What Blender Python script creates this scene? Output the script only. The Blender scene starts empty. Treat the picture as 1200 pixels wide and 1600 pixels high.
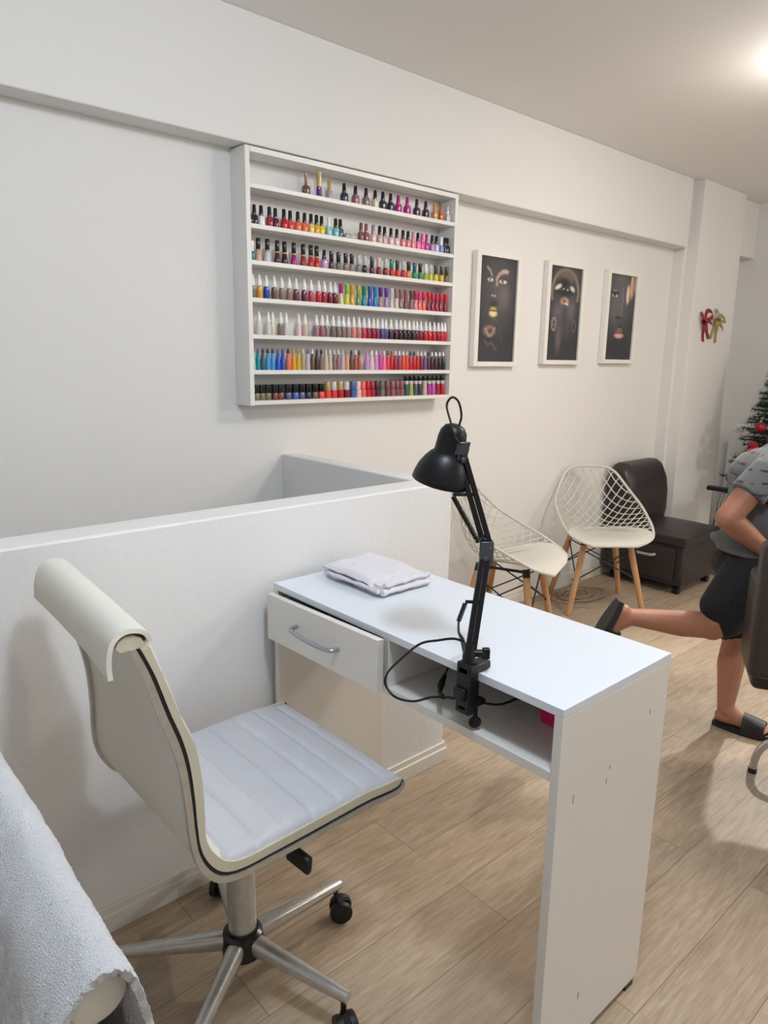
import bpy, bmesh, math, random
from mathutils import Vector, Matrix, noise
random.seed(7)
S = bpy.context.scene
COL = S.collection
R_ = math.radians

# ------------------------------------------------------------------ camera
cam_d = bpy.data.cameras.new('camera')
cam = bpy.data.objects.new('camera', cam_d); COL.objects.link(cam)
right = Vector((0.7467, -0.6650, 0.0166)); down = Vector((-0.1303, -0.1707, -0.9767)); fwd = Vector((0.6523, 0.7271, -0.2141))
rot = Matrix((right, -down, -fwd)).transposed()
cam.matrix_world = Matrix.Translation((0, 0, 1.33)) @ rot.to_4x4()
cam_d.sensor_width = 36; cam_d.lens = 1113.3 / 1600 * 36; cam_d.clip_start = 0.02
S.camera = cam

# ------------------------------------------------------------------ light and exposure
S.view_settings.view_transform = 'Standard'; S.view_settings.look = 'None'
S.view_settings.gamma = 1; S.view_settings.use_curve_mapping = False
S.view_settings.exposure = 0.12
W = bpy.data.worlds.new('world'); S.world = W; W.use_nodes = True
W.node_tree.nodes['Background'].inputs[0].default_value = (0.97, 0.98, 1, 1)
W.node_tree.nodes['Background'].inputs[1].default_value = 0.52   # fill light added through the side left open behind the camera
po_d = bpy.data.lights.new('front_portal', 'AREA'); po_d.shape = 'RECTANGLE'; po_d.size = 7.6; po_d.size_y = 2.4; po_d.cycles.is_portal = True
po = bpy.data.objects.new('front_portal', po_d); po.location = (1.63, -3.2, 1.2); po.rotation_euler = (R_(90), 0, 0); COL.objects.link(po)
LAMPS = [  # position, kind, power, colour, radius, aim of a tilted spot
    ((0.62, 0.36, 2.28), 'POINT', 40, (0.76, 0.88, 1.0), 0.085, None),
    ((3.05, 0.98, 2.30), 'POINT', 11, (1.0, 0.94, 0.87), 0.07, None),
    ((2.75, 0.55, 2.38), 'AREA', 20, (1.0, 0.92, 0.82), 0.20, None),  # downlight added next to the previous lamp to brighten the back wall
    ((4.85, 1.30, 2.30), 'SPOT', 200, (1.0, 0.95, 0.88), 0.05, (2.45, 0.72, 0)),
    ((4.3, -2.2, 2.20), 'POINT', 74, (1.0, 0.92, 0.82), 0.16, None),
]
for i, (p, k, e, c, s, aim) in enumerate(LAMPS):
    ld = bpy.data.lights.new('lamp_light', k); ld.energy = e; ld.color = c
    lo = bpy.data.objects.new('lamp_light', ld); lo.location = p; COL.objects.link(lo)
    if k == 'AREA': ld.shape = 'DISK'; ld.size = s * 2
    else: ld.shadow_soft_size = s
    if k == 'SPOT':
        ld.spot_size = R_(50); ld.spot_blend = 0.7
        lo.rotation_euler = (Vector(aim) - Vector(p)).to_track_quat('-Z', 'Y').to_euler()

# ------------------------------------------------------------------ helpers
def lin(c):
    return tuple((x / 255 / 12.92 if x / 255 <= 0.04045 else ((x / 255 + 0.055) / 1.055) ** 2.4) for x in c)

MATS = {}
def mat(name, rgb=(200, 200, 200), rough=0.5, metal=0.0, bump=0, bscale=60, var=0, vscale=8, alpha=None, trans=0, sheen=0, coat=0, spec=0.5):
    if name in MATS: return MATS[name]
    m = bpy.data.materials.new(name); m.use_nodes = True; MATS[name] = m
    nt = m.node_tree; b = nt.nodes['Principled BSDF']
    c = (*lin(rgb), 1)
    b.inputs['Base Color'].default_value = c
    b.inputs['Roughness'].default_value = rough; b.inputs['Metallic'].default_value = metal
    b.inputs['Specular IOR Level'].default_value = spec
    if trans: b.inputs['Transmission Weight'].default_value = trans
    if sheen: b.inputs['Sheen Weight'].default_value = sheen
    if coat: b.inputs['Coat Weight'].default_value = coat
    tc = nt.nodes.new('ShaderNodeTexCoord')
    if var:
        n = nt.nodes.new('ShaderNodeTexNoise'); n.inputs['Scale'].default_value = vscale; n.inputs['Detail'].default_value = 5
        nt.links.new(tc.outputs['Object'], n.inputs['Vector'])
        mx = nt.nodes.new('ShaderNodeMix'); mx.data_type = 'RGBA'
        d = tuple(max(0, x * (1 - var)) for x in c[:3])
        mx.inputs[6].default_value = (*d, 1); mx.inputs[7].default_value = (*[min(1, x * (1 + var * .5)) for x in c[:3]], 1)
        nt.links.new(n.outputs['Fac'], mx.inputs[0]); nt.links.new(mx.outputs[2], b.inputs['Base Color'])
    if bump:
        n = nt.nodes.new('ShaderNodeTexNoise'); n.inputs['Scale'].default_value = bscale; n.inputs['Detail'].default_value = 6
        nt.links.new(tc.outputs['Object'], n.inputs['Vector'])
        bp = nt.nodes.new('ShaderNodeBump'); bp.inputs['Strength'].default_value = bump; bp.inputs['Distance'].default_value = 0.01
        nt.links.new(n.outputs['Fac'], bp.inputs['Height']); nt.links.new(bp.outputs['Normal'], b.inputs['Normal'])
    return m

def root_of(o):
    while o.parent: o = o.parent
    return o
def finish(me, angle=40):
    for p in me.polygons: p.use_smooth = True
    me.set_sharp_from_angle(angle=R_(angle))
def obj(name, bm, m, parent=None, world=True, bevel=0, seg=2, angle=40, label=None):
    """one mesh object; with world=True the bmesh is in world coordinates"""
    if isinstance(bm, bpy.types.Mesh): me = bm
    else:
        bmesh.ops.recalc_face_normals(bm, faces=bm.faces)
        me = bpy.data.meshes.new(name); bm.to_mesh(me); bm.free()
    if parent and world:
        r = root_of(parent); mw = Matrix.Translation(r.location) @ r.rotation_euler.to_matrix().to_4x4()
        me.transform(mw.inverted())
    finish(me, angle)
    me.materials.append(m)
    o = bpy.data.objects.new(name, me); COL.objects.link(o)
    if parent: o.parent = parent
    if bevel:
        md = o.modifiers.new('bevel', 'BEVEL'); md.width = bevel; md.segments = seg; md.limit_method = 'ANGLE'; md.angle_limit = R_(40)
    if label: o['label'] = label
    return o
def thing(name, label, cat, loc=(0, 0, 0), rz=0, group=None):
    o = bpy.data.objects.new(name, None); COL.objects.link(o); o.empty_display_size = 0.05
    o.location = loc; o.rotation_euler = (0, 0, rz)
    return tag(o, label, cat, group)
def tag(o, label, cat, group=None):
    o['label'] = label; o['category'] = cat
    if group: o['group'] = group
    return o
def struct(name, bm, m, **k):
    o = obj(name, bm, m, **k); o['kind'] = 'structure'; return o

def NB(): return bmesh.new()
def box(bm, x0, x1, y0, y1, z0, z1):
    v = [bm.verts.new((x, y, z)) for x in (x0, x1) for y in (y0, y1) for z in (z0, z1)]
    for f in ((0, 1, 3, 2), (4, 6, 7, 5), (0, 4, 5, 1), (2, 3, 7, 6), (0, 2, 6, 4), (1, 5, 7, 3)): bm.faces.new([v[i] for i in f])
    return bm
def obox(bm, c, ax, ay, az, hx, hy, hz):
    """oriented box"""
    c = Vector(c); ax, ay, az = Vector(ax).normalized() * hx, Vector(ay).normalized() * hy, Vector(az).normalized() * hz
    v = [bm.verts.new(c + i * ax + j * ay + k * az) for i in (-1, 1) for j in (-1, 1) for k in (-1, 1)]
    for f in ((0, 1, 3, 2), (4, 6, 7, 5), (0, 4, 5, 1), (2, 3, 7, 6), (0, 2, 6, 4), (1, 5, 7, 3)): bm.faces.new([v[i] for i in f])
    return bm
def frame_at(t, up=None):
    t = t.normalized(); up = up or Vector((0, 0, 1))
    if abs(t.dot(up)) > 0.95: up = Vector((1, 0, 0))
    s = t.cross(up).normalized(); return s, s.cross(t).normalized()
def smooth_path(pts, n=6):
    P = [Vector(p) for p in pts]
    out = []
    for i in range(len(P) - 1):
        a = P[i - 1] if i else P[i] * 2 - P[i + 1]; b = P[i]; c = P[i + 1]; d = P[i + 2] if i + 2 < len(P) else P[i + 1] * 2 - P[i]
        for k in range(n):
            t = k / n
            out.append(0.5 * ((2 * b) + (c - a) * t + (2 * a - 5 * b + 4 * c - d) * t * t + (3 * b - a - 3 * c + d) * t ** 3))
    out.append(P[-1]); return out
def tube(bm, pts, r, n=8, smooth=0, closed=False, flat=1.0, cap=True):
    P = smooth_path(pts, smooth) if smooth else [Vector(p) for p in pts]
    m = len(P); rr = r if isinstance(r, (list, tuple)) else [r] * m
    if len(rr) != m: rr = [rr[min(len(rr) - 1, int(i / (m - 1) * (len(rr) - 1)))] + (rr[min(len(rr) - 1, int(i / (m - 1) * (len(rr) - 1)) + 1)] - rr[min(len(rr) - 1, int(i / (m - 1) * (len(rr) - 1)))]) * ((i / (m - 1) * (len(rr) - 1)) % 1) for i in range(m)]
    rings = []; s = None
    for i in range(m):
        if closed: t = P[(i + 1) % m] - P[i - 1]
        else: t = P[min(i + 1, m - 1)] - P[max(i - 1, 0)]
        if t.length < 1e-9: t = Vector((0, 0, 1))
        t.normalize()
        if s is None: s, u = frame_at(t)
        else:
            s = (s - t * s.dot(t))
            if s.length < 1e-6: s, u = frame_at(t)
            s.normalize(); u = s.cross(t).normalized()
        rings.append([bm.verts.new(P[i] + (s * math.cos(2 * math.pi * k / n) + u * math.sin(2 * math.pi * k / n) * flat) * rr[i]) for k in range(n)])
    for i in range(m if closed else m - 1):
        a, b = rings[i], rings[(i + 1) % m]
        for k in range(n): bm.faces.new((a[k], a[(k + 1) % n], b[(k + 1) % n], b[k]))
    if not closed and cap:
        bm.faces.new(rings[0][::-1]); bm.faces.new(rings[-1])
    return bm
def lathe(bm, prof, origin=(0, 0, 0), axis=(0, 0, 1), n=24, sx=1.0, sy=1.0):
    """prof: (radius, height) pairs"""
    o = Vector(origin); a = Vector(axis).normalized(); s, u = frame_at(a)
    rings = []
    for r, h in prof:
        if r < 1e-6: rings.append([bm.verts.new(o + a * h)])
        else: rings.append([bm.verts.new(o + a * h + (s * math.cos(2 * math.pi * k / n) * sx + u * math.sin(2 * math.pi * k / n) * sy) * r) for k in range(n)])
    for A, B in zip(rings, rings[1:]):
        for k in range(n):
            j = (k + 1) % n
            if len(A) == 1 and len(B) == 1: continue
            if len(A) == 1: bm.faces.new((A[0], B[j], B[k]))
            elif len(B) == 1: bm.faces.new((A[k], A[j], B[0]))
            else: bm.faces.new((A[k], A[j], B[j], B[k]))
    if len(rings[0]) > 1: bm.faces.new(rings[0][::-1])
    if len(rings[-1]) > 1: bm.faces.new(rings[-1])
    return bm
def cyl(bm, p, q, r, n=16):
    p, q = Vector(p), Vector(q); return lathe(bm, [(r, 0), (r, (q - p).length)], p, q - p, n)
def capsule(bm, p, q, r1, r2, n=14, k=5):
    p, q = Vector(p), Vector(q); L = (q - p).length; pr = []
    for i in range(k + 1):
        a = math.pi / 2 * (1 - i / k); pr.append((r1 * math.cos(a), -r1 * math.sin(a)))
    for i in range(k + 1):
        a = math.pi / 2 * i / k; pr.append((r2 * math.cos(a), L + r2 * math.sin(a)))
    return lathe(bm, pr, p, q - p, n)
def ellipsoid(bm, c, ax, ay, az, rx, ry, rz, n=16, k=10):
    c = Vector(c); ax, ay, az = Vector(ax).normalized(), Vector(ay).normalized(), Vector(az).normalized()
    rings = []
    for i in range(k + 1):
        t = math.pi * i / k
        if i in (0, k): rings.append([bm.verts.new(c - az * rz * math.cos(t))])
        else: rings.append([bm.verts.new(c - az * rz * math.cos(t) + (ax * rx * math.cos(2 * math.pi * j / n) + ay * ry * math.sin(2 * math.pi * j / n)) * math.sin(t)) for j in range(n)])
    for A, B in zip(rings, rings[1:]):
        for j in range(n):
            l = (j + 1) % n
            if len(A) == 1: bm.faces.new((A[0], B[l], B[j]))
            elif len(B) == 1: bm.faces.new((A[j], A[l], B[0]))
            else: bm.faces.new((A[j], A[l], B[l], B[j]))
    return bm
def sheet(bm, fn, nu, nv, thick=0.0, closed_u=False):
    """grid surface fn(u,v) with u,v in 0..1, thickened along its normal"""
    P = [[Vector(fn(i / nu, j / nv)) for j in range(nv + 1)] for i in range(nu + 1)]
    if not thick:
        V = [[bm.verts.new(p) for p in row] for row in P]
        for i in range(nu):
            for j in range(nv): bm.faces.new((V[i][j], V[i + 1][j], V[i + 1][j + 1], V[i][j + 1]))
        return bm
    def nrm(i, j):
        a = P[min(i + 1, nu)][j] - P[max(i - 1, 0)][j]; b = P[i][min(j + 1, nv)] - P[i][max(j - 1, 0)]
        c = a.cross(b); return c.normalized() if c.length > 1e-12 else Vector((0, 0, 1))
    N = [[nrm(i, j) for j in range(nv + 1)] for i in range(nu + 1)]
    A = [[bm.verts.new(P[i][j] + N[i][j] * thick / 2) for j in range(nv + 1)] for i in range(nu + 1)]
    B = [[bm.verts.new(P[i][j] - N[i][j] * thick / 2) for j in range(nv + 1)] for i in range(nu + 1)]
    for i in range(nu):
        for j in range(nv):
            bm.faces.new((A[i][j], A[i + 1][j], A[i + 1][j + 1], A[i][j + 1])); bm.faces.new((B[i][j], B[i][j + 1], B[i + 1][j + 1], B[i + 1][j]))
    for i in range(nu):
        for j in (0, nv): bm.faces.new((A[i][j], A[i + 1][j], B[i + 1][j], B[i][j]) if j else (A[i][j], B[i][j], B[i + 1][j], A[i + 1][j]))
    for j in range(nv):
        for i in (0, nu): bm.faces.new((A[i][j], B[i][j], B[i][j + 1], A[i][j + 1]) if i else (A[i][j], A[i][j + 1], B[i][j + 1], B[i][j]))
    return bm
def prism(bm, poly, y0, y1):
    """polygon in (x,z) extruded along y"""
    a = [bm.verts.new((x, y0, z)) for x, z in poly]; b = [bm.verts.new((x, y1, z)) for x, z in poly]
    bm.faces.new(a); bm.faces.new(b[::-1]); n = len(poly)
    for i in range(n): bm.faces.new((a[i], b[i], b[(i + 1) % n], a[(i + 1) % n]))
    return bm
def fuse(bm, voxel=0.006, smooth=4):
    """overlapping closed shapes -> one continuous skin"""
    bmesh.ops.recalc_face_normals(bm, faces=bm.faces)
    me = bpy.data.meshes.new('tmp'); bm.to_mesh(me); bm.free()
    o = bpy.data.objects.new('tmp', me); COL.objects.link(o)
    m = o.modifiers.new('r', 'REMESH'); m.mode = 'VOXEL'; m.voxel_size = voxel
    if smooth: s = o.modifiers.new('s', 'SMOOTH'); s.iterations = smooth; s.factor = 0.5
    dg = bpy.context.evaluated_depsgraph_get(); out = bpy.data.meshes.new_from_object(o.evaluated_get(dg))
    bpy.data.objects.remove(o); bpy.data.meshes.remove(me); return out
def dup(r, loc=None, rz=None, label=None):
    c = r.copy(); COL.objects.link(c)
    if loc is not None: c.location = loc
    if rz is not None: c.rotation_euler = (0, 0, rz)
    if label: c['label'] = label
    def kids(a, b):
        for ch in list(a.children):
            d = ch.copy(); COL.objects.link(d); d.parent = b; kids(ch, d)
    kids(r, c); return c

# ------------------------------------------------------------------ materials of the room
def plaster(name, rgb, b=0.06):
    return mat(name, rgb, rough=0.7, bump=b, bscale=70, var=0.025, vscale=1.2, spec=0.25)
M_wall = plaster('wall_paint', (232, 230, 227))
M_part = plaster('partition_paint', (230, 229, 228), 0.09)
M_ceil = plaster('ceiling_paint', (244, 243, 241), 0.04)
M_base = mat('skirting_white', (226, 222, 214), rough=0.4)
def floor_material():
    m = bpy.data.materials.new('vinyl_planks'); m.use_nodes = True; nt = m.node_tree; L = nt.links.new
    b = nt.nodes['Principled BSDF']
    tc = nt.nodes.new('ShaderNodeTexCoord'); mp = nt.nodes.new('ShaderNodeMapping')
    mp.inputs['Location'].default_value = (-1.22 + 1.15 * 6, -0.881 + 0.165 * 41, 0)
    L(tc.outputs['Object'], mp.inputs['Vector'])
    br = nt.nodes.new('ShaderNodeTexBrick'); br.offset = 0.5; br.offset_frequency = 2
    br.inputs['Scale'].default_value = 1; br.inputs['Mortar Size'].default_value = 0.0011; br.inputs['Brick Width'].default_value = 1.15; br.inputs['Row Height'].default_value = 0.165
    br.inputs['Color1'].default_value = (0, 0, 0, 1); br.inputs['Color2'].default_value = (1, 1, 1, 1); br.inputs['Mortar'].default_value = (.5, .5, .5, 1); br.inputs['Mortar Smooth'].default_value = 0.3
    L(mp.outputs[0], br.inputs['Vector'])
    # grain, shifted per plank
    mp2 = nt.nodes.new('ShaderNodeMapping'); mp2.inputs['Scale'].default_value = (2.6, 17, 1)
    ad = nt.nodes.new('ShaderNodeVectorMath'); ad.operation = 'MULTIPLY_ADD'; ad.inputs[1].default_value = (7, 3, 5)
    L(br.outputs['Color'], ad.inputs[0]); L(tc.outputs['Object'], ad.inputs[2]); L(ad.outputs[0], mp2.inputs['Vector'])
    n1 = nt.nodes.new('ShaderNodeTexNoise'); n1.inputs['Scale'].default_value = 2.2; n1.inputs['Detail'].default_value = 8; n1.inputs['Roughness'].default_value = .62; n1.inputs['Distortion'].default_value = 1.6
    L(mp2.outputs[0], n1.inputs['Vector'])
    mp3 = nt.nodes.new('ShaderNodeMapping'); mp3.inputs['Scale'].default_value = (6, 110, 1); L(ad.outputs[0], mp3.inputs['Vector'])
    n2 = nt.nodes.new('ShaderNodeTexNoise'); n2.inputs['Scale'].default_value = 2; n2.inputs['Detail'].default_value = 4; L(mp3.outputs[0], n2.inputs['Vector'])
    n3 = nt.nodes.new('ShaderNodeTexNoise'); n3.inputs['Scale'].default_value = 2.0; n3.inputs['Detail'].default_value = 3; L(ad.outputs[0], n3.inputs['Vector'])
    cr = nt.nodes.new('ShaderNodeValToRGB'); e = cr.color_ramp.elements
    e[0].position = .30; e[0].color = (*lin((132, 114, 95)), 1); e[1].position = .72; e[1].color = (*lin((194, 179, 159)), 1)
    x = cr.color_ramp.elements.new(.5); x.color = (*lin((168, 149, 127)), 1)
    s1 = nt.nodes.new('ShaderNodeMath'); s1.operation = 'MULTIPLY_ADD'; s1.inputs[1].default_value = .33; L(n2.outputs['Fac'], s1.inputs[0])
    s2 = nt.nodes.new('ShaderNodeMath'); s2.operation = 'MULTIPLY_ADD'; s2.inputs[1].default_value = .44; s2.inputs[2].default_value = 0; L(n1.outputs['Fac'], s2.inputs[0])
    L(s2.outputs[0], s1.inputs[2])
    s3 = nt.nodes.new('ShaderNodeMath'); s3.operation = 'MULTIPLY_ADD'; s3.inputs[1].default_value = .23; L(n3.outputs['Fac'], s3.inputs[0]); L(s1.outputs[0], s3.inputs[2])
    L(s3.outputs[0], cr.inputs['Fac'])
    # tone per plank
    hv = nt.nodes.new('ShaderNodeHueSaturation'); mr = nt.nodes.new('ShaderNodeMapRange'); mr.inputs['To Min'].default_value = .88; mr.inputs['To Max'].default_value = 1.08
    L(br.outputs['Color'], mr.inputs['Value']); L(mr.outputs[0], hv.inputs['Value']); L(cr.outputs[0], hv.inputs['Color'])
    mx = nt.nodes.new('ShaderNodeMix'); mx.data_type = 'RGBA'; mx.inputs[7].default_value = (*lin((96, 76, 58)), 1)
    ms = nt.nodes.new('ShaderNodeMath'); ms.operation = 'MULTIPLY'; ms.inputs[1].default_value = .75; L(br.outputs['Fac'], ms.inputs[0]); L(ms.outputs[0], mx.inputs[0]); L(hv.outputs[0], mx.inputs[6]); L(mx.outputs[2], b.inputs['Base Color'])
    b.inputs['Roughness'].default_value = .48; b.inputs['Specular IOR Level'].default_value = .4
    bp = nt.nodes.new('ShaderNodeBump'); bp.inputs['Strength'].default_value = .12; bp.inputs['Distance'].default_value = .004; L(n2.outputs['Fac'], bp.inputs['Height']); L(bp.outputs[0], b.inputs['Normal'])
    return m

# ------------------------------------------------------------------ the setting
YW = 2.316; ZC = 2.402; XL, XR, YF = -2.2, 5.46, -3.2
bm = NB(); box(bm, XL, XR, YF, 1.53, -.06, 0); box(bm, 1.576, XR, 1.53, YW + .1, -.06, 0)
struct('floor', bm, floor_material())
struct('floor_stairwell', box(NB(), XL, 1.6, 1.5, YW + .1, -1.1, -1.0), M_base)
struct('ceiling', box(NB(), XL, XR, YF, YW + .1, ZC, ZC + .06), M_ceil)
struct('wall_back', box(NB(), XL, XR, YW, YW + .1, -1.1, ZC), M_wall)
struct('wall_left', box(NB(), XL - .1, XL, YF, YW, -1.1, ZC), M_wall)
struct('wall_right', box(NB(), XR, XR + .1, YF, YW + .1, 0, ZC), M_wall)
struct('trim_1', box(NB(), XL, 4.45, 2.218, YW + .01, 2.009, ZC), M_wall, bevel=.004)          # long ceiling beam
struct('trim_2', box(NB(), 4.505, 5.10, 2.168, YW + .01, 0, ZC), M_wall, bevel=.004)           # pier
struct('trim_3', box(NB(), 5.10, XR, 2.225, YW + .01, 2.04, ZC), M_wall, bevel=.004)           # beam beyond the pier
struct('trim_4', box(NB(), 4.475, 4.52, 2.245, YW + .01, 0, ZC), M_wall, bevel=.003)           # pipe casing beside the pier
bm = NB(); box(bm, XL, 1.612, 1.482, 1.582, -.9, .951); box(bm, 1.54, 1.612, 1.57, YW + .01, -.9, .9505)
def rough_edge(bm):
    return bm
struct('wall_partition', bm, M_part, bevel=.005)
def skirting(name, pts):
    """stepped skirting board along a list of (x,y) with outward normal to the right of travel"""
    bm = NB()
    for (a, b) in zip(pts, pts[1:]):
        a = Vector((*a, 0)); b = Vector((*b, 0)); t = (b - a).normalized(); n = Vector((t.y, -t.x, 0))
        for d, z in ((.014, .047), (.008, .066)):
            obox(bm, (a + b) / 2 + n * d / 2 + Vector((0, 0, z / 2)), t, n, (0, 0, 1), (b - a).length / 2 + (.008 if len(pts) > 2 else 0), d / 2, z / 2)
    return struct(name, bm, M_base, bevel=.002)
skirting('baseboard_partition', [(XL, 1.482), (1.612, 1.482), (1.612, YW)])
skirting('baseboard_back', [(1.64, YW), (4.475, YW)])
skirting('baseboard_pier', [(4.505, 2.168), (5.10, 2.168)])
skirting('baseboard_right', [(XR, 2.2), (XR, YF)])

# ------------------------------------------------------------------ nail polish rack
M_lam = mat('white_laminate', (232, 230, 226), rough=.35)
M_lam2 = mat('white_laminate_desk', (224, 221, 215), rough=.38, var=.02, vscale=30)
RX0, RX1, RY0, RY1 = 1.346, 2.387, 2.219, 2.315
rack = thing('nail_polish_rack', 'white wall rack of seven shelves filled with nail polish bottles', 'rack', (1.858, 2.315, 1.148))
obj('side_panel', box(NB(), RX0, RX0 + .018, RY0, RY1, 1.148, 2.004), M_lam, rack, bevel=.001)
obj('side_panel', box(NB(), RX1 - .018, RX1, RY0, RY1, 1.148, 2.004), M_lam, rack, bevel=.001)
obj('top_panel', box(NB(), RX0 + .018, RX1 - .018, RY0, RY1, 1.986, 2.004), M_lam, rack, bevel=.001)
SB = [1.875, 1.747, 1.629, 1.505, 1.381, 1.258, 1.150]
ST = []
for z in SB:
    obj('shelf', box(NB(), RX0 + .018, RX1 - .018, RY0 + .001, RY1, z, z + .015), M_lam, rack, bevel=.001); ST.append(z + .015)

# ---- bottles
def polish_mat():
    m = bpy.data.materials.new('bottle_colour'); m.use_nodes = True; nt = m.node_tree; b = nt.nodes['Principled BSDF']
    oi = nt.nodes.new('ShaderNodeObjectInfo'); nt.links.new(oi.outputs['Color'], b.inputs['Base Color'])
    b.inputs['Roughness'].default_value = .16; b.inputs['Coat Weight'].default_value = .35; return m
M_pol = polish_mat()
C = {'black': (24, 23, 27), 'white': (238, 236, 234), 'gold': (196, 160, 96), 'copper': (164, 112, 82), 'clear': (214, 208, 204),
     'brown': (104, 76, 62), 'purple': (92, 42, 128), 'silver grey': (168, 160, 168), 'navy': (38, 40, 66), 'dusty pink': (156, 98, 104), 'taupe': (132, 112, 104),
     'cream': (222, 208, 190), 'dark green': (40, 56, 54), 'magenta': (176, 32, 134), 'dark plum': (70, 32, 54), 'copper orange': (190, 106, 50), 'copper gold': (206, 150, 100), 'silver': (196, 194, 198),
     'crimson': (160, 28, 60), 'wine': (98, 26, 52), 'red': (192, 28, 36), 'coral red': (218, 62, 66), 'orange': (228, 108, 74), 'pale yellow': (224, 194, 112), 'mustard': (218, 172, 58), 'yellow': (228, 204, 40), 'mint': (150, 204, 204), 'aqua': (130, 192, 200), 'dark teal': (62, 92, 98),
     'mauve brown': (122, 78, 84), 'rose brown': (148, 88, 88), 'mauve pink': (176, 134, 140), 'beige': (204, 182, 166), 'pale pink': (232, 196, 202), 'pink': (226, 142, 154), 'salmon pink': (220, 134, 128), 'bright pink': (236, 122, 172), 'hot pink': (234, 78, 146), 'purple magenta': (172, 62, 150), 'lavender': (176, 150, 192), 'pale lavender': (202, 192, 222), 'periwinkle': (128, 146, 206), 'dark navy': (30, 32, 56),
     'teal': (30, 134, 148), 'nude pink': (224, 164, 156), 'lilac white': (208, 208, 226), 'dark wine': (62, 20, 36), 'lilac pink': (200, 148, 188), 'dark mauve': (84, 62, 76), 'grey brown': (116, 104, 98), 'rosy brown': (150, 108, 104), 'rosy grey': (158, 132, 132), 'grey': (140, 132, 132), 'near black': (34, 26, 36), 'dark red': (134, 22, 36), 'bright red': (214, 36, 40), 'apricot': (228, 136, 84), 'green': (32, 132, 98), 'teal green': (36, 146, 118), 'olive green': (164, 176, 70), 'lime yellow': (204, 206, 74), 'gold yellow': (224, 192, 40), 'olive grey': (128, 118, 88),
     'grey green': (112, 112, 92), 'amber': (216, 156, 48), 'blue': (26, 56, 168), 'plum brown': (100, 54, 70), 'rose': (192, 52, 88), 'burgundy': (96, 24, 44), 'pale cream': (224, 206, 150), 'lime': (146, 196, 44), 'green gold': (106, 148, 80), 'bright blue': (34, 128, 196), 'sky blue': (66, 152, 206), 'royal blue': (40, 84, 180), 'pink grey': (170, 138, 146), 'pale silver': (206, 200, 186), 'mauve': (158, 116, 124), 'coral': (236, 106, 92), 'berry': (138, 24, 66), 'indigo': (74, 70, 124), 'dusty rose': (188, 130, 124), 'black plum': (44, 20, 30),
     'violet': (104, 72, 158), 'khaki': (176, 160, 108), 'lavender grey': (190, 180, 198), 'dark brown': (70, 46, 44), 'terracotta': (172, 92, 72), 'peach': (224, 158, 120), 'lilac': (196, 148, 196), 'magenta pink': (214, 58, 150), 'plum rose': (156, 60, 92), 'red orange': (226, 74, 50), 'purple blue': (98, 82, 146), 'olive': (112, 108, 78), 'maroon': (110, 48, 52), 'navy silver': (74, 84, 116), 'slate': (86, 92, 110), 'orchid': (190, 92, 176), 'orange red': (222, 82, 60), 'charcoal': (62, 56, 58), 'dark olive': (72, 70, 44), 'blue green': (36, 98, 116), 'pale grey': (192, 192, 190), 'denim blue': (66, 92, 160)}
def b_round(prof, n=14): return lambda: lathe(NB(), prof, n=n)
def b_square(w, d, h, sh, neck):   # square shouldered body
    def f():
        bm = NB(); rings = []
        for s, z in ((.93, 0), (1, .003), (1, h - sh), (.86, h - sh * .35), (neck / w, h)):
            ring = []
            for k in range(16):
                a = 2 * math.pi * k / 16; c, q = math.cos(a), math.sin(a); e = .42
                ring.append(bm.verts.new((math.copysign(abs(c) ** e, c) * w * s, math.copysign(abs(q) ** e, q) * d * s, z)))
            rings.append(ring)
        for A, B in zip(rings, rings[1:]):
            for k in range(16): bm.faces.new((A[k], A[(k + 1) % 16], B[(k + 1) % 16], B[k]))
        bm.faces.new(rings[0][::-1]); bm.faces.new(rings[-1]); return bm
    return f
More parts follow.
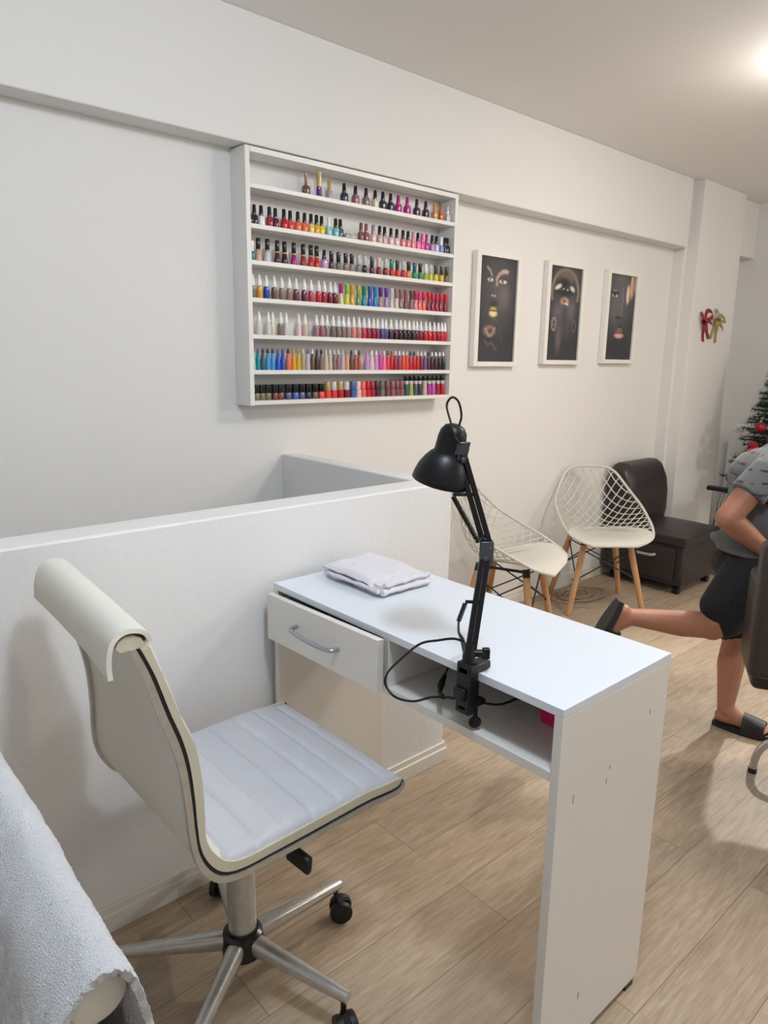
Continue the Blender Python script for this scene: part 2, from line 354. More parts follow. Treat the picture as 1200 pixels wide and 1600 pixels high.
KIND = {  # body builder, cap builder, extra
 'slim': (b_square(.0108, .0108, .033, .002, .006), b_round([(.0062, .033), (.0075, .034), (.0066, .066), (.0055, .067), (0, .067)]), None),
 'squat': (b_square(.0128, .0125, .034, .007, .0095), b_round([(.0082, .034), (.0084, .037), (.0060, .066), (.0042, .068), (0, .068)]), None),
 'tall': (b_round([(.010, 0), (.0108, .002), (.0108, .035), (.008, .037), (0, .037)]), b_round([(.0085, .037), (.0098, .038), (.0098, .086), (0, .087)]), None),
 'nail': (b_square(.0135, .012, .034, .012, .005), b_round([(.005, .034), (.0056, .035), (.0052, .074), (0, .075)]), None),
 'flare': (b_round([(.0125, 0), (.0132, .003), (.0085, .034), (.006, .036), (0, .036)]), b_round([(.0072, .041), (.0082, .042), (.0080, .077), (.007, .078), (0, .078)]), ('collar', b_round([(.0066, .0355), (.0078, .036), (.0078, .041), (0, .0412)]), 'gold')),
 'mini': (b_round([(.0095, 0), (.0104, .003), (.0104, .02), (.0085, .028), (.006, .031), (0, .031)]), b_round([(.0078, .031), (.0084, .032), (.0084, .064), (.0078, .066), (0, .066)]), None),
 'cone': (b_round([(.0098, 0), (.0112, .006), (.0118, .018), (.0108, .032), (.0088, .041), (0, .042)]), b_round([(.0086, .042), (.0090, .044), (.0078, .056), (.0042, .077), (.0018, .081), (0, .0815)]), None),
 'bullet': (b_round([(.0112, 0), (.0118, .003), (.0095, .018), (.0078, .034), (.0074, .042), (0, .0425)]), b_round([(.0074, .0425), (.0086, .044), (.0095, .072), (.0088, .078), (0, .079)]), None),
 'taper': (b_round([(.0106, 0), (.0114, .004), (.0112, .022), (.0100, .036), (.0092, .040), (0, .040)]), b_round([(.0054, .058), (.0056, .060), (.0042, .072), (.0022, .0775), (0, .078)]), ('collar', b_round([(.0090, .040), (.0084, .046), (.0056, .060), (0, .061)]), 'self')),
 'block': (b_square(.0128, .0128, .026, .003, .010), b_square(.0122, .0122, .056, .001, .011), None),
 'stick': (b_square(.0112, .0112, .030, .001, .0105), b_round([(.0104, .030), (.0108, .031), (.0108, .062), (.0098, .063), (0, .063)]), None),
 'drum': (b_round([(.0115, 0), (.0125, .003), (.0105, .036), (.0092, .046), (.0085, .048), (0, .048)]), b_round([(.0092, .062), (.0108, .064), (.0110, .078), (.0095, .082), (0, .082)]), ('label_band', b_round([(.0088, .048), (.0096, .049), (.0096, .062), (0, .062)]), 'clear')),
}
# px centre in the photograph -> X on the rack, worked out with the camera above
def X_at(px, z):
    # intersection of the viewing ray column with plane y = 2.248 at height z
    y = 2.248; lo, hi = 1.2, 2.6
    for _ in range(40):
        mid = (lo + hi) / 2; v = Vector((mid, y, z - 1.33)); u = 600 + 1113.3 * v.dot(right) / v.dot(fwd)
        if u < px: lo = mid
        else: hi = mid
    return (lo + hi) / 2
ROWS = [
 # (px, body, cap, kind)
 [(478,'brown','copper','nail'),(498.6,'purple','gold','tall'),(514.6,'silver grey','gold','slim'),(537.6,'navy','black','squat'),(555.3,'dusty pink','black','squat'),(571.8,'taupe','black','squat'),(586,'cream','black','squat'),(598,'dark green','black','squat'),(610,'navy','black','squat'),(622,'magenta','magenta','squat'),(636,'magenta','magenta','squat'),(651,'dark plum','dark plum','squat'),(665,'dark plum','dark plum','squat'),(679,'copper gold','copper gold','squat'),(688.6,'copper orange','copper orange','squat'),(698.6,'silver','silver','squat')],
 [(390,'black','black','slim'),(398,'black','black','slim'),(408,'white','black','slim'),(420.6,'crimson','black','slim'),(431,'wine','black','slim'),(442.6,'red','black','slim'),(454,'coral red','black','slim'),(464.7,'orange','black','slim'),(475,'orange','black','slim'),(485,'pale yellow','black','slim'),(494,'mustard','black','slim'),(503,'yellow','black','slim'),(512.7,'mint','white','slim'),(524.5,'aqua','black','slim'),(531.8,'dark teal','black','slim'),
  (563.7,'mauve brown','mauve brown','slim'),(572,'rose brown','rose brown','slim'),(582,'pale pink','mauve pink','slim'),(592,'beige','black','slim'),(600,'beige','black','slim'),(611,'pale pink','black','slim'),(619.6,'pale pink','black','slim'),(629,'pink','black','slim'),(637.5,'salmon pink','black','slim'),(645,'pink','pink','slim'),(652.3,'bright pink','black','slim'),(659.8,'hot pink','hot pink','slim'),(666.6,'purple magenta','purple magenta','slim'),(674.3,'lavender','black','slim'),(681.6,'pale lavender','black','slim'),(689,'periwinkle','white','slim'),(696,'navy','black','slim'),(702.8,'dark navy','black','slim')],
 [(393.5,'teal','white','mini'),(404.4,'nude pink','black','flare'),(417,'lilac white','black','flare'),(433,'dark plum','black','flare'),(445,'dark wine','black','flare'),(458.3,'magenta','black','flare'),(473.5,'crimson','black','flare'),(484.6,'red','black','flare'),(495,'red','black','flare'),(506.5,'lilac pink','black','squat'),(517.7,'dark mauve','black','mini'),(528.7,'grey brown','black','mini'),(540,'rosy brown','black','mini'),(549.6,'rosy grey','black','mini'),(560,'grey','pale grey','mini'),(569.7,'near black','pale grey','mini'),(581,'dark plum','charcoal','mini'),(591.5,'dark red','pale pink','mini'),(602,'dark red','pale grey','mini'),(611.5,'red','green','mini'),(620.7,'bright red','charcoal','mini'),(629.6,'red','pale grey','mini'),(638.4,'apricot','black','mini'),(647.6,'green','blue green','mini'),(656.4,'teal green','black','mini'),(664.6,'olive green','white','mini'),(672.7,'lime yellow','pale grey','mini'),(681,'yellow','dark olive','mini'),(689.7,'gold yellow','dark olive','mini'),(697.6,'olive grey','dark olive','mini')],
 [(394.6,'grey green','white','cone'),(404.8,'amber','white','cone'),(415.4,'blue','white','cone'),(427.5,'brown','white','cone'),(440.5,'taupe','white','cone'),(451,'rosy brown','white','cone'),(462,'plum brown','white','cone'),(475,'wine','white','cone'),(486.5,'rose','white','cone'),(497,'red','white','cone'),(506.4,'crimson','white','cone'),(516,'dark red','white','cone'),(524.3,'burgundy','white','cone'),(532.8,'pale cream','magenta','bullet'),(542,'lime yellow','lime','bullet'),(550,'mustard','amber','bullet'),(560,'green gold','olive green','bullet'),(568.8,'teal','green','bullet'),(578,'royal blue','denim blue','bullet'),(586.2,'bright blue','bright blue','bullet'),(594.6,'pink grey','purple','bullet'),(603.7,'lavender','violet','bullet'),(611.5,'pale silver','clear','bullet'),(619.2,'pale silver','mauve','bullet'),(626.4,'mauve','rosy brown','bullet'),(634,'mauve brown','rosy brown','bullet'),(642.6,'rosy brown','brown','bullet'),(649.2,'pink','rose','bullet'),(655.6,'coral','hot pink','bullet'),(662,'coral','rose','bullet'),(669.4,'dark red','bright red','bullet'),(675.9,'crimson','rose','bullet'),(682.2,'crimson','rose','bullet'),(688.4,'crimson','rose','bullet'),(696.4,'dark red','bright red','bullet')],
 [(405,'clear','white','cone'),(418.3,'clear','white','cone'),(426.7,'cream','white','cone'),(439,'taupe','white','cone'),(447.9,'clear','white','cone'),(467,'pale pink','white','cone'),(476.2,'beige','white','cone'),(494,'mauve','white','cone'),(502.5,'dusty pink','white','cone'),(511,'grey','white','cone'),(519.5,'grey brown','white','cone'),(528,'taupe','white','cone'),(535.8,'taupe','white','cone'),(543.6,'rosy grey','white','cone'),(552,'salmon pink','white','cone'),(559.6,'dusty rose','white','cone'),(567.4,'rose','white','cone'),(575.2,'crimson','white','cone'),(582.4,'berry','white','cone'),(589.2,'berry','white','cone'),(596,'indigo','white','cone'),(603.1,'indigo','white','cone'),(610.5,'dark plum','white','cone'),(617.8,'dark wine','white','cone'),(625,'dark wine','white','cone'),(631.8,'black plum','white','cone'),(638.4,'near black','white','cone'),(645,'dark wine','white','cone'),(651.5,'burgundy','white','cone'),(658,'dark red','white','cone'),(664.5,'red','white','cone'),(670.9,'red','white','cone'),(677.1,'red','white','cone'),(683.3,'dark red','white','cone'),(689.5,'red','white','cone'),(695.6,'red','white','cone')],
 [(395.5,'mint','pale pink','taper'),(403,'teal','violet','taper'),(410.7,'dark teal','black','taper'),(418.4,'sky blue','black','taper'),(426,'sky blue','black','taper'),(434.2,'royal blue','bright blue','taper'),(441.8,'royal blue','violet','taper'),(450.4,'orange','black','taper'),(458.6,'amber','amber','taper'),(466.2,'mustard','khaki','taper'),(473.2,'khaki','cream','taper'),(480.6,'lavender grey','violet','taper'),(488,'brown','white','taper'),(495,'dark brown','black','taper'),(502,'taupe','black','taper'),(509,'beige','cream','taper'),(515.6,'beige','white','taper'),(522,'taupe','cream','taper'),(528.7,'mauve','white','taper'),(535.3,'lavender grey','clear','taper'),(542,'peach','khaki','taper'),(549,'brown','black','taper'),(555.3,'terracotta','white','taper'),(561,'terracotta','black','taper'),(573,'lilac','lilac','taper'),(580.4,'pale pink','white','taper'),(587.4,'lilac','white','taper'),(593.8,'magenta pink','bright pink','taper'),(599.8,'bright pink','white','taper'),(605.6,'coral red','black','taper'),(611.3,'red','red','taper'),(617.4,'crimson','white','taper'),(623.6,'plum rose','white','taper'),(629.7,'red orange','white','taper'),(635.2,'red orange','cream','taper'),(640.9,'red','black','taper'),(646.5,'red','black','taper'),(652.2,'red','cream','taper'),(657.8,'dark red','white','taper'),(663.6,'purple blue','white','taper'),(669,'wine','black','taper'),(674.5,'dark wine','white','taper'),(680.3,'dark wine','white','taper'),(686.4,'near black','white','taper'),(692,'black','white','taper')],
 [(399.8,'olive','black','block'),(408.6,'olive','black','block'),(417.8,'olive','black','block'),(428.6,'maroon','black','block'),(437.6,'maroon','black','block'),(449.4,'navy silver','black','block'),(460.4,'denim blue','black','block'),(470.6,'navy silver','black','block'),(480.6,'navy','black','block'),(491,'brown','black','block'),(501.2,'coral red','black','block'),(511.7,'orange red','gold','stick'),(521.4,'coral red','clear','stick'),(531.4,'red','gold','stick'),(541,'dark red','clear','stick'),(551,'denim blue','denim blue','stick'),(559.4,'pale pink','pale pink','stick'),(567,'coral','coral','stick'),(574.4,'red','red','stick'),(581.4,'crimson','crimson','stick'),(588.9,'dark brown','dark brown','stick'),(596.4,'taupe','grey brown','stick'),(605,'mauve brown','mauve brown','stick'),(612.9,'rose brown','rose brown','stick'),(620,'mauve brown','mauve brown','stick'),(626.8,'rose brown','rose brown','stick'),(634.6,'dark teal','black','drum'),(641.7,'olive green','black','drum'),(649,'slate','black','drum'),(655.4,'charcoal','black','drum'),(663,'beige','black','drum'),(670,'purple magenta','black','drum'),(676.4,'orchid','black','drum'),(683.4,'crimson','black','drum'),(690.6,'red','black','drum')],
]
ORD = 'first second third fourth fifth sixth seventh eighth ninth tenth eleventh twelfth thirteenth fourteenth fifteenth sixteenth seventeenth eighteenth nineteenth twentieth'.split()
TENS = {2: 'twenty', 3: 'thirty', 4: 'fortieth', 5: 'fifty'}
def ordinal(n):
    if n <= 20: return ORD[n - 1]
    t, u = divmod(n, 10)
    if u == 0: return {3: 'thirtieth', 4: 'fortieth'}[t]
    return {2: 'twenty', 3: 'thirty', 4: 'forty'}[t] + '-' + ORD[u - 1]
SHELFN = ['top', 'second', 'third', 'fourth', 'fifth', 'sixth', 'bottom']
SHAPE = {'slim': 'slim', 'squat': 'squat', 'tall': 'tall', 'nail': 'stout', 'flare': 'flared', 'mini': 'small round', 'cone': 'rounded', 'bullet': 'waisted', 'taper': 'tapered', 'block': 'square', 'stick': 'straight', 'drum': 'wide'}
CAPW = {'cone': 'pointed', 'taper': 'pointed'}
protos = {}
def proto(kind):
    if kind in protos: return protos[kind]
    b, c, x = KIND[kind]
    def mesh(nm, bm):
        bmesh.ops.recalc_face_normals(bm, faces=bm.faces); me = bpy.data.meshes.new(nm); bm.to_mesh(me); bm.free(); finish(me, 50); me.materials.append(M_pol); return me
    bb = b(); cb = c()
    if kind == 'block':
        for v in cb.verts: v.co.z = .026 + v.co.z * (.030 / .056)
    protos[kind] = (mesh('bottle_body', bb), mesh('bottle_cap', cb), (x[0], mesh(x[0], x[1]()), x[2]) if x else None)
    return protos[kind]
for ri, row in enumerate(ROWS):
    xs = [X_at(q[0], ST[ri] + .03) for q in row]
    for i, (px, body, cap, kind) in enumerate(row):
        k = proto(kind); gap = min([abs(xs[i] - xs[j]) for j in (i - 1, i + 1) if 0 <= j < len(xs)])
        wid = {'slim': .0218, 'squat': .0252, 'tall': .022, 'nail': .0272, 'flare': .0266, 'mini': .021, 'cone': .0238, 'bullet': .0238, 'taper': .023, 'block': .0258, 'stick': .0226, 'drum': .0252}[kind]
        s = min(1.0, gap / wid * .985)
        x = min(max(xs[i], RX0 + .018 + wid * s / 2 + .0005), RX1 - .018 - wid * s / 2 - .0005)
        nm = f'{body} nail polish bottle, {cap} cap, {ordinal(i + 1)} from left on {SHELFN[ri]} shelf'
        if cap == body: nm = f'{body} nail polish bottle with matching cap, {ordinal(i + 1)} from left on {SHELFN[ri]} shelf'
        r = thing('nail_polish_bottle', nm, 'bottle', (x, 2.248 + random.uniform(-.004, .004) * (kind in ('slim', 'cone', 'flare')), ST[ri]), 0, 'nail polish bottles on the %s rack shelf' % SHELFN[ri])
        def put(nmx, me, col):
            o = bpy.data.objects.new(nmx, me); COL.objects.link(o); o.parent = r; o.scale = (s, s, 1); o.color = (*lin(col), 1)
        put('bottle_body', k[0], C[body]); put('bottle_cap', k[1], C[cap])
        if k[2]: put(k[2][0], k[2][1], C[body] if k[2][2] == 'self' else C[k[2][2]])
M_glass = mat('clear_glass', (236, 240, 236), rough=.05, trans=.85)
lie = thing('nail_polish_bottle', 'clear glass bottle lying on its side in gap of second rack shelf', 'bottle', (X_at(545, 1.78), 2.262, ST[1] + .0125))
lx, ly, lz = lie.location
obj('bottle_body', lathe(NB(), [(.009, 0), (.0125, .002), (.0125, .028), (.006, .034), (0, .034)], (lx - .012, ly, lz), (1, -.1, 0), 16), M_glass, lie)
obj('bottle_cap', lathe(NB(), [(.0055, .034), (.006, .035), (.006, .048), (0, .049)], (lx - .012, ly, lz), (1, -.1, 0), 14), mat('pale_cap', (222, 214, 196), .3), lie)

# ------------------------------------------------------------------ three framed portraits
def portrait(kind):
    dark = Vector(lin((50, 50, 56)))
    def e(s, t, cs, ct, rs, rt, soft=.35, ang=0):
        ds, dt = (s - cs), (t - ct) * 1.78; ca, sa = math.cos(ang), math.sin(ang); a, b = (ds * ca + dt * sa) / rs, (-ds * sa + dt * ca) / (rt * 1.78)
        d = math.sqrt(a * a + b * b); return max(0, min(1, (1 + soft - d) / (2 * soft)))
    def ring(s, t, cs, ct, rs, rt, w):
        d = math.sqrt(((s - cs) / rs) ** 2 + ((t - ct) / rt) ** 2); return max(0, 1 - abs(d - 1) / w)
    def line(s, t, pts, w):
        best = 9
        for (a, b), (c, d) in zip(pts, pts[1:]):
            ux, uy = c - a, (d - b) * 1.78; px, py = s - a, (t - b) * 1.78; q = max(0, min(1, (px * ux + py * uy) / (ux * ux + uy * uy + 1e-9)))
            best = min(best, math.hypot(px - ux * q, py - uy * q))
        return max(0, 1 - best / w)
    def f(s, t):
        c = dark.copy()
        def mixc(rgb, a):
            nonlocal c; c = c.lerp(Vector(lin(rgb)), max(0, min(1, a)))
        if kind == 0:
            mixc((96, 92, 94), .8 * e(s, t, .52, .3, .36, .3, .8)); mixc((60, 58, 64), .8 * e(s, t, .45, .9, .5, .12, .8)); mixc((128, 114, 110), .7 * e(s, t, .68, .36, .12, .1, .8))
            mixc((34, 33, 38), .8 * e(s, t, .4, .44, .1, .03, .6))
            mixc((176, 152, 152), line(s, t, [(.2, .1), (.28, .13), (.33, .18), (.33, .22)], .035)); mixc((196, 166, 162), line(s, t, [(.47, .25), (.46, .2), (.52, .155), (.62, .13), (.74, .125)], .05)); mixc((196, 166, 162), e(s, t, .68, .12, .09, .018))
            for cs, ct, rs in ((.29, .213, .07), (.63, .222, .1)):
                mixc((30, 28, 30), e(s, t, cs, ct - .004, rs * 1.35, .03)); mixc((224, 216, 196), e(s, t, cs, ct, rs, .019)); mixc((44, 40, 34), e(s, t, cs, ct - .002, rs * .45, .017)); mixc((245, 240, 225), e(s, t, cs + rs * .3, ct, rs * .22, .008))
            mixc((180, 172, 172), e(s, t, .36, .36, .028, .010)); mixc((180, 172, 172), e(s, t, .43, .362, .022, .011)); mixc((110, 108, 112), line(s, t, [(.42, .24), (.41, .33)], .025) * .7)
            mixc((188, 152, 84), e(s, t, .4, .487, .085, .02)); mixc((232, 212, 158), e(s, t, .4, .53, .1, .032)); mixc((70, 52, 26), e(s, t, .4, .505, .1, .007))
            mixc((96, 86, 84), .6 * e(s, t, .46, .6, .1, .025, .7)); mixc((150, 122, 114), e(s, t, .32, .7, .15, .05)); mixc((176, 146, 136), line(s, t, [(.2, .68), (.3, .75), (.36, .75), (.46, .67)], .03)); mixc((84, 70, 68), e(s, t, .34, .7, .06, .025)); mixc((110, 104, 106), .7 * line(s, t, [(.2, .8), (.28, .83), (.4, .82), (.52, .88)], .04)); mixc((92, 90, 96), .5 * line(s, t, [(.6, .66), (.66, .8)], .04))
        elif kind == 1:
            mixc((84, 82, 92), .7 * e(s, t, .5, .3, .4, .3, .8)); mixc((150, 130, 110), .95 * ring(s, t, .5, .27, .42, .24, .14) * (t < .36)); mixc((120, 106, 92), .7 * e(s, t, .55, .09, .3, .06, .5)); mixc((30, 32, 36), .9 * e(s, t, .45, .165, .17, .05, .4))
            mixc((226, 218, 196), e(s, t, .27, .215, .1, .022, .4, -.4)); mixc((222, 208, 186), e(s, t, .72, .225, .075, .024, .4, .5)); mixc((28, 30, 34), .85 * e(s, t, .5, .27, .27, .035, .4)); mixc((220, 216, 210), e(s, t, .44, .232, .022, .006)); mixc((220, 216, 210), e(s, t, .57, .238, .022, .008))
            mixc((192, 150, 132), e(s, t, .5, .365, .13, .042)); mixc((240, 214, 196), e(s, t, .56, .392, .06, .014)); mixc((52, 34, 30), e(s, t, .5, .402, .07, .007)); mixc((120, 84, 72), e(s, t, .48, .36, .05, .02))
            mixc((116, 106, 116), .8 * e(s, t, .3, .47, .12, .07, .8)); mixc((112, 106, 116), .8 * e(s, t, .72, .45, .11, .09, .8)); mixc((96, 88, 98), .7 * e(s, t, .38, .66, .1, .12, .8)); mixc((110, 106, 110), .7 * e(s, t, .36, .8, .06, .1, .8)); mixc((84, 80, 90), .6 * e(s, t, .64, .63, .06, .1, .8))
            mixc((168, 152, 130), ring(s, t, .2, .61, .07, .065, .3)); mixc((150, 136, 118), ring(s, t, .2, .59, .04, .035, .35)); mixc((120, 110, 100), .7 * ring(s, t, .84, .62, .06, .06, .3))
        else:
            mixc((104, 102, 106), .85 * e(s, t, .4, .25, .4, .28, .8)); mixc((112, 106, 108), .6 * e(s, t, .26, .43, .14, .1, .8)); mixc((116, 108, 106), .6 * e(s, t, .45, .05, .15, .05, .8))
            mixc((226, 196, 164), e(s, t, .72, .22, .065, .11, .25)); mixc((206, 176, 146), e(s, t, .86, .12, .07, .14, .25)); mixc((166, 136, 112), e(s, t, .97, .08, .04, .12, .3)); mixc((120, 96, 80), .7 * e(s, t, .9, .12, .015, .12, .3))
            mixc((34, 34, 36), e(s, t, .23, .22, .13, .035)); mixc((176, 172, 168), e(s, t, .22, .245, .1, .018)); mixc((26, 26, 28), e(s, t, .22, .235, .05, .022)); mixc((232, 230, 228), e(s, t, .29, .25, .02, .01)); mixc((150, 146, 144), .7 * e(s, t, .22, .19, .08, .012))
            mixc((126, 124, 122), .8 * line(s, t, [(.52, .16), (.54, .3), (.5, .48)], .05)); mixc((36, 34, 36), .8 * e(s, t, .42, .5, .12, .02)); mixc((206, 190, 182), ring(s, t, .5, .62, .06, .022, .3) * (t > .62)); mixc((52, 32, 30), e(s, t, .5, .61, .05, .018))
            mixc((132, 92, 82), e(s, t, .48, .66, .13, .022)); mixc((222, 172, 156), e(s, t, .49, .712, .16, .03)); mixc((60, 34, 32), e(s, t, .49, .686, .13, .006))
        return c
    return f
M_print = bpy.data.materials.new('portrait_print'); M_print.use_nodes = True
_nt = M_print.node_tree; _a = _nt.nodes.new('ShaderNodeVertexColor'); _a.layer_name = 'print'
_nt.links.new(_a.outputs['Color'], _nt.nodes['Principled BSDF'].inputs['Base Color']); _nt.nodes['Principled BSDF'].inputs['Roughness'].default_value = .3
M_frame = mat('white_frame', (236, 232, 226), rough=.4)
PICT = [('white framed dark portrait with gold lips and wide eyes, beside the nail polish rack', 2.600, 2.930, 1.288, 1.812),
        ('white framed dark portrait of tilted head with hoop earrings, middle of three pictures', 3.146, 3.488, 1.300, 1.819),
        ('white framed dark portrait with gold strips over one eye, nearest the pier', 3.710, 4.052, 1.308, 1.826)]
for k, (lab, x0, x1, z0, z1) in enumerate(PICT):
    yb, yf, w = YW - .001, 2.284, .029
    p = thing('framed_picture', lab, 'picture', ((x0 + x1) / 2, yb, z0), 0, 'portraits on the back wall')
    bm = NB(); box(bm, x0, x0 + w, yf, yb, z0, z1); box(bm, x1 - w, x1, yf, yb, z0, z1); box(bm, x0 + w, x1 - w, yf, yb, z0, z0 + w * .8); box(bm, x0 + w, x1 - w, yf, yb, z1 - w * .7, z1)
    obj('frame', bm, M_frame, p, bevel=.0015)
    f = portrait(k); NS, NT = 70, 130
    pw, ph = x1 - x0 - 2 * w, z1 - z0 - 1.5 * w
    bm = NB(); sheet(bm, lambda u, v: (x0 + w + u * pw, yf + .010, z1 - .7 * w - v * ph), NS, NT)
    me = bpy.data.meshes.new('print'); bm.to_mesh(me); bm.free()
    at = me.color_attributes.new('print', 'FLOAT_COLOR', 'POINT')
    for i, v in enumerate(me.vertices):
        s = (v.co.x - x0 - w) / pw; t = (z1 - .7 * w - v.co.z) / ph; at.data[i].color = (*f(s, t), 1)
    obj('print', me, M_print, p)

# ------------------------------------------------------------------ ribbon bows on the pier
def ribbon(bm, pts, wdir, w, th=.0015, n=6):
    P = smooth_path(pts, n); wd = Vector(wdir).normalized() * w / 2
    m = len(P) - 1
    return sheet(bm, lambda u, v: P[round(u * m)] + wd * (2 * v - 1), m, 2, th)
def bow(name, lab, cx, cz, col, sc, tilt):
    m = mat('glitter_' + name, col, rough=.35, metal=.35, bump=.4, bscale=900)
    yb = 2.167; o = thing('ribbon_bow', lab, 'bow', (cx, yb, cz), 0, 'ribbon bows on the pier')
    def q(a, b, d=.012):
        c, s = math.cos(tilt), math.sin(tilt); return (cx + (a * c - b * s) * sc, yb - d, cz + (a * s + b * c) * sc)
    for sg in (-1, 1):
        for (L, H, dd) in ((.085, .055, .018), (.075, -.035, .026)):
            bm = NB(); ribbon(bm, [q(0, 0, .012), q(sg * L * .5, H * .9 + .02, .008), q(sg * L, H + .012, .018), q(sg * L * .96, H - .02, .034), q(sg * L * .5, H * .45 - .014, .036), q(0, 0, .022)], (-sg * .25, .3, 1), .038 * sc); obj('loop', bm, m, o)
        bm = NB(); ribbon(bm, [q(0, -.005, .012), q(sg * .022, -.06, .012), q(sg * .04 + .01, -.12, .006), q(sg * .055 + .02, -.185, .009)], (1, -.25, .3 * sg), .032 * sc); obj('tail', bm, m, o)
    bm = NB(); ellipsoid(bm, q(0, 0, .022), (1, 0, 0), (0, 1, 0), (0, 0, 1), .017 * sc, .014, .02 * sc); obj('knot', bm, m, o)
bow('red', 'red glitter ribbon bow, left of two on the pier', 4.665, 1.585, (158, 34, 52), .70, .25)
bow('gold', 'gold glitter ribbon bow, right of two on the pier', 4.845, 1.590, (176, 158, 96), .70, -.35)

# ------------------------------------------------------------------ manicure table
TX0, TX1, TY0, TY1, TZ = .937, 1.300, .595, 1.455, .769
table = thing('manicure_table', 'white laminate manicure table standing end-on to the half-height wall', 'table', ((TX0 + TX1) / 2, (TY0 + TY1) / 2, 0))
M_top = mat('white_tabletop', (218, 224, 233), rough=.38)
obj('tabletop', box(NB(), TX0, TX1, TY0, TY1, TZ - .016, TZ), M_top, table, bevel=.001)
for a, b in ((TY0, TY0 + .018), (TY1 - .018, TY1)):
    obj('side_panel', box(NB(), TX0, TX1, a, b, .014, TZ - .0163), M_lam2, table, bevel=.001)
obj('shelf', box(NB(), TX0, TX1 - .016, TY0 + .0183, TY1 - .0183, .630, .648), M_lam2, table, bevel=.001)
obj('divider', box(NB(), TX0, TX1 - .016, 1.022, 1.040, .6483, TZ - .0163), M_lam2, table, bevel=.001)
obj('back_panel', box(NB(), TX1 - .0155, TX1, TY0 + .0183, TY1 - .0183, .630, TZ - .0163), M_lam2, table, bevel=.001)
M_blk = mat('black_plastic', (22, 22, 25), rough=.38)
for y in (TY0 + .009, TY1 - .009):
    for x in (TX0 + .03, TX1 - .03):
        obj('foot', box(NB(), x - .015, x + .015, y - .009, y + .009, 0, .014), M_blk, table)
# scuffs on the end panel
bm = NB()
for x, z, l in ((.985, .585, .016), (1.10, .60, .008), (1.092, .575, .010), (1.235, .665, .012), (1.06, .125, .016)):
    obox(bm, (x, TY0 - .0004, z), (1, 0, .1), (0, 1, 0), (0, 0, 1), .0009, .0004, l / 2)
obj('scuff_marks', bm, mat('grey_scuff', (160, 154, 146), .6), table)
# drawer, slightly pulled and sagging at its far end
drw = obj('drawer', prism(NB(), [(0, 0), (.016, 0), (.016, .118), (0, .118)], 0, .425), M_lam2, None, bevel=.001)
me = drw.data
for v in me.vertices:
    y = v.co.y; v.co.x += .906 + (.006 if y > .2 else 0); v.co.z += .643 - .013 * y / .425; v.co.y = 1.022 + y
drw.parent = table; me.transform(Matrix.Translation(-Vector(table.location)))
bm = NB(); box(bm, .924, 1.25, 1.048, 1.058, .655, .735); box(bm, .924, 1.25, 1.420, 1.430, .655, .735); box(bm, .924, 1.25, 1.058, 1.420, .655, .659)
obj('drawer_box', bm, mat('drawer_inside', (206, 202, 196), .5), drw)
obj('runner', box(NB(), .925, 1.24, 1.0405, 1.0475, .68, .70), M_blk, drw)
M_chr = mat('chrome', (206, 206, 208), rough=.18, metal=1)
M_hnd = mat('satin_handle', (172, 174, 180), rough=.3, metal=.8)
bm = NB(); tube(bm, [(.907, 1.315, .702), (.885, 1.305, .701), (.878, 1.235, .700), (.885, 1.165, .698), (.907, 1.155, .698)], .0052, 10, smooth=6, flat=1.0)
obj('handle', bm, M_hnd, drw, label='chrome bow handle')

# ------------------------------------------------------------------ pink box in the table compartment
pk = NB(); z0, z1 = .648, .738
vs = []
for (x0, x1, y0, y1, z) in ((1.066, 1.190, .632, .727, z0), (1.058, 1.200, .625, .735, z1)):
    vs.append([pk.verts.new(c) for c in ((x0, y0, z), (x1, y0, z), (x1, y1, z), (x0, y1, z))])
iv = [[pk.verts.new(v.co + Vector(((1.129 - v.co.x) * .06, (.680 - v.co.y) * .06, .004 if k == 0 else 0))) for v in ring] for k, ring in enumerate(vs)]
pk.faces.new(vs[0][::-1]); pk.faces.new(iv[0])
for i in range(4):
    j = (i + 1) % 4
    pk.faces.new((vs[0][i], vs[0][j], vs[1][j], vs[1][i])); pk.faces.new((iv[0][j], iv[0][i], iv[1][i], iv[1][j])); pk.faces.new((vs[1][i], vs[1][j], iv[1][j], iv[1][i]))
tag(obj('storage_tub', pk, mat('magenta_plastic', (214, 22, 96), .35), bevel=.003), 'magenta plastic tub inside the white table compartment', 'tub')

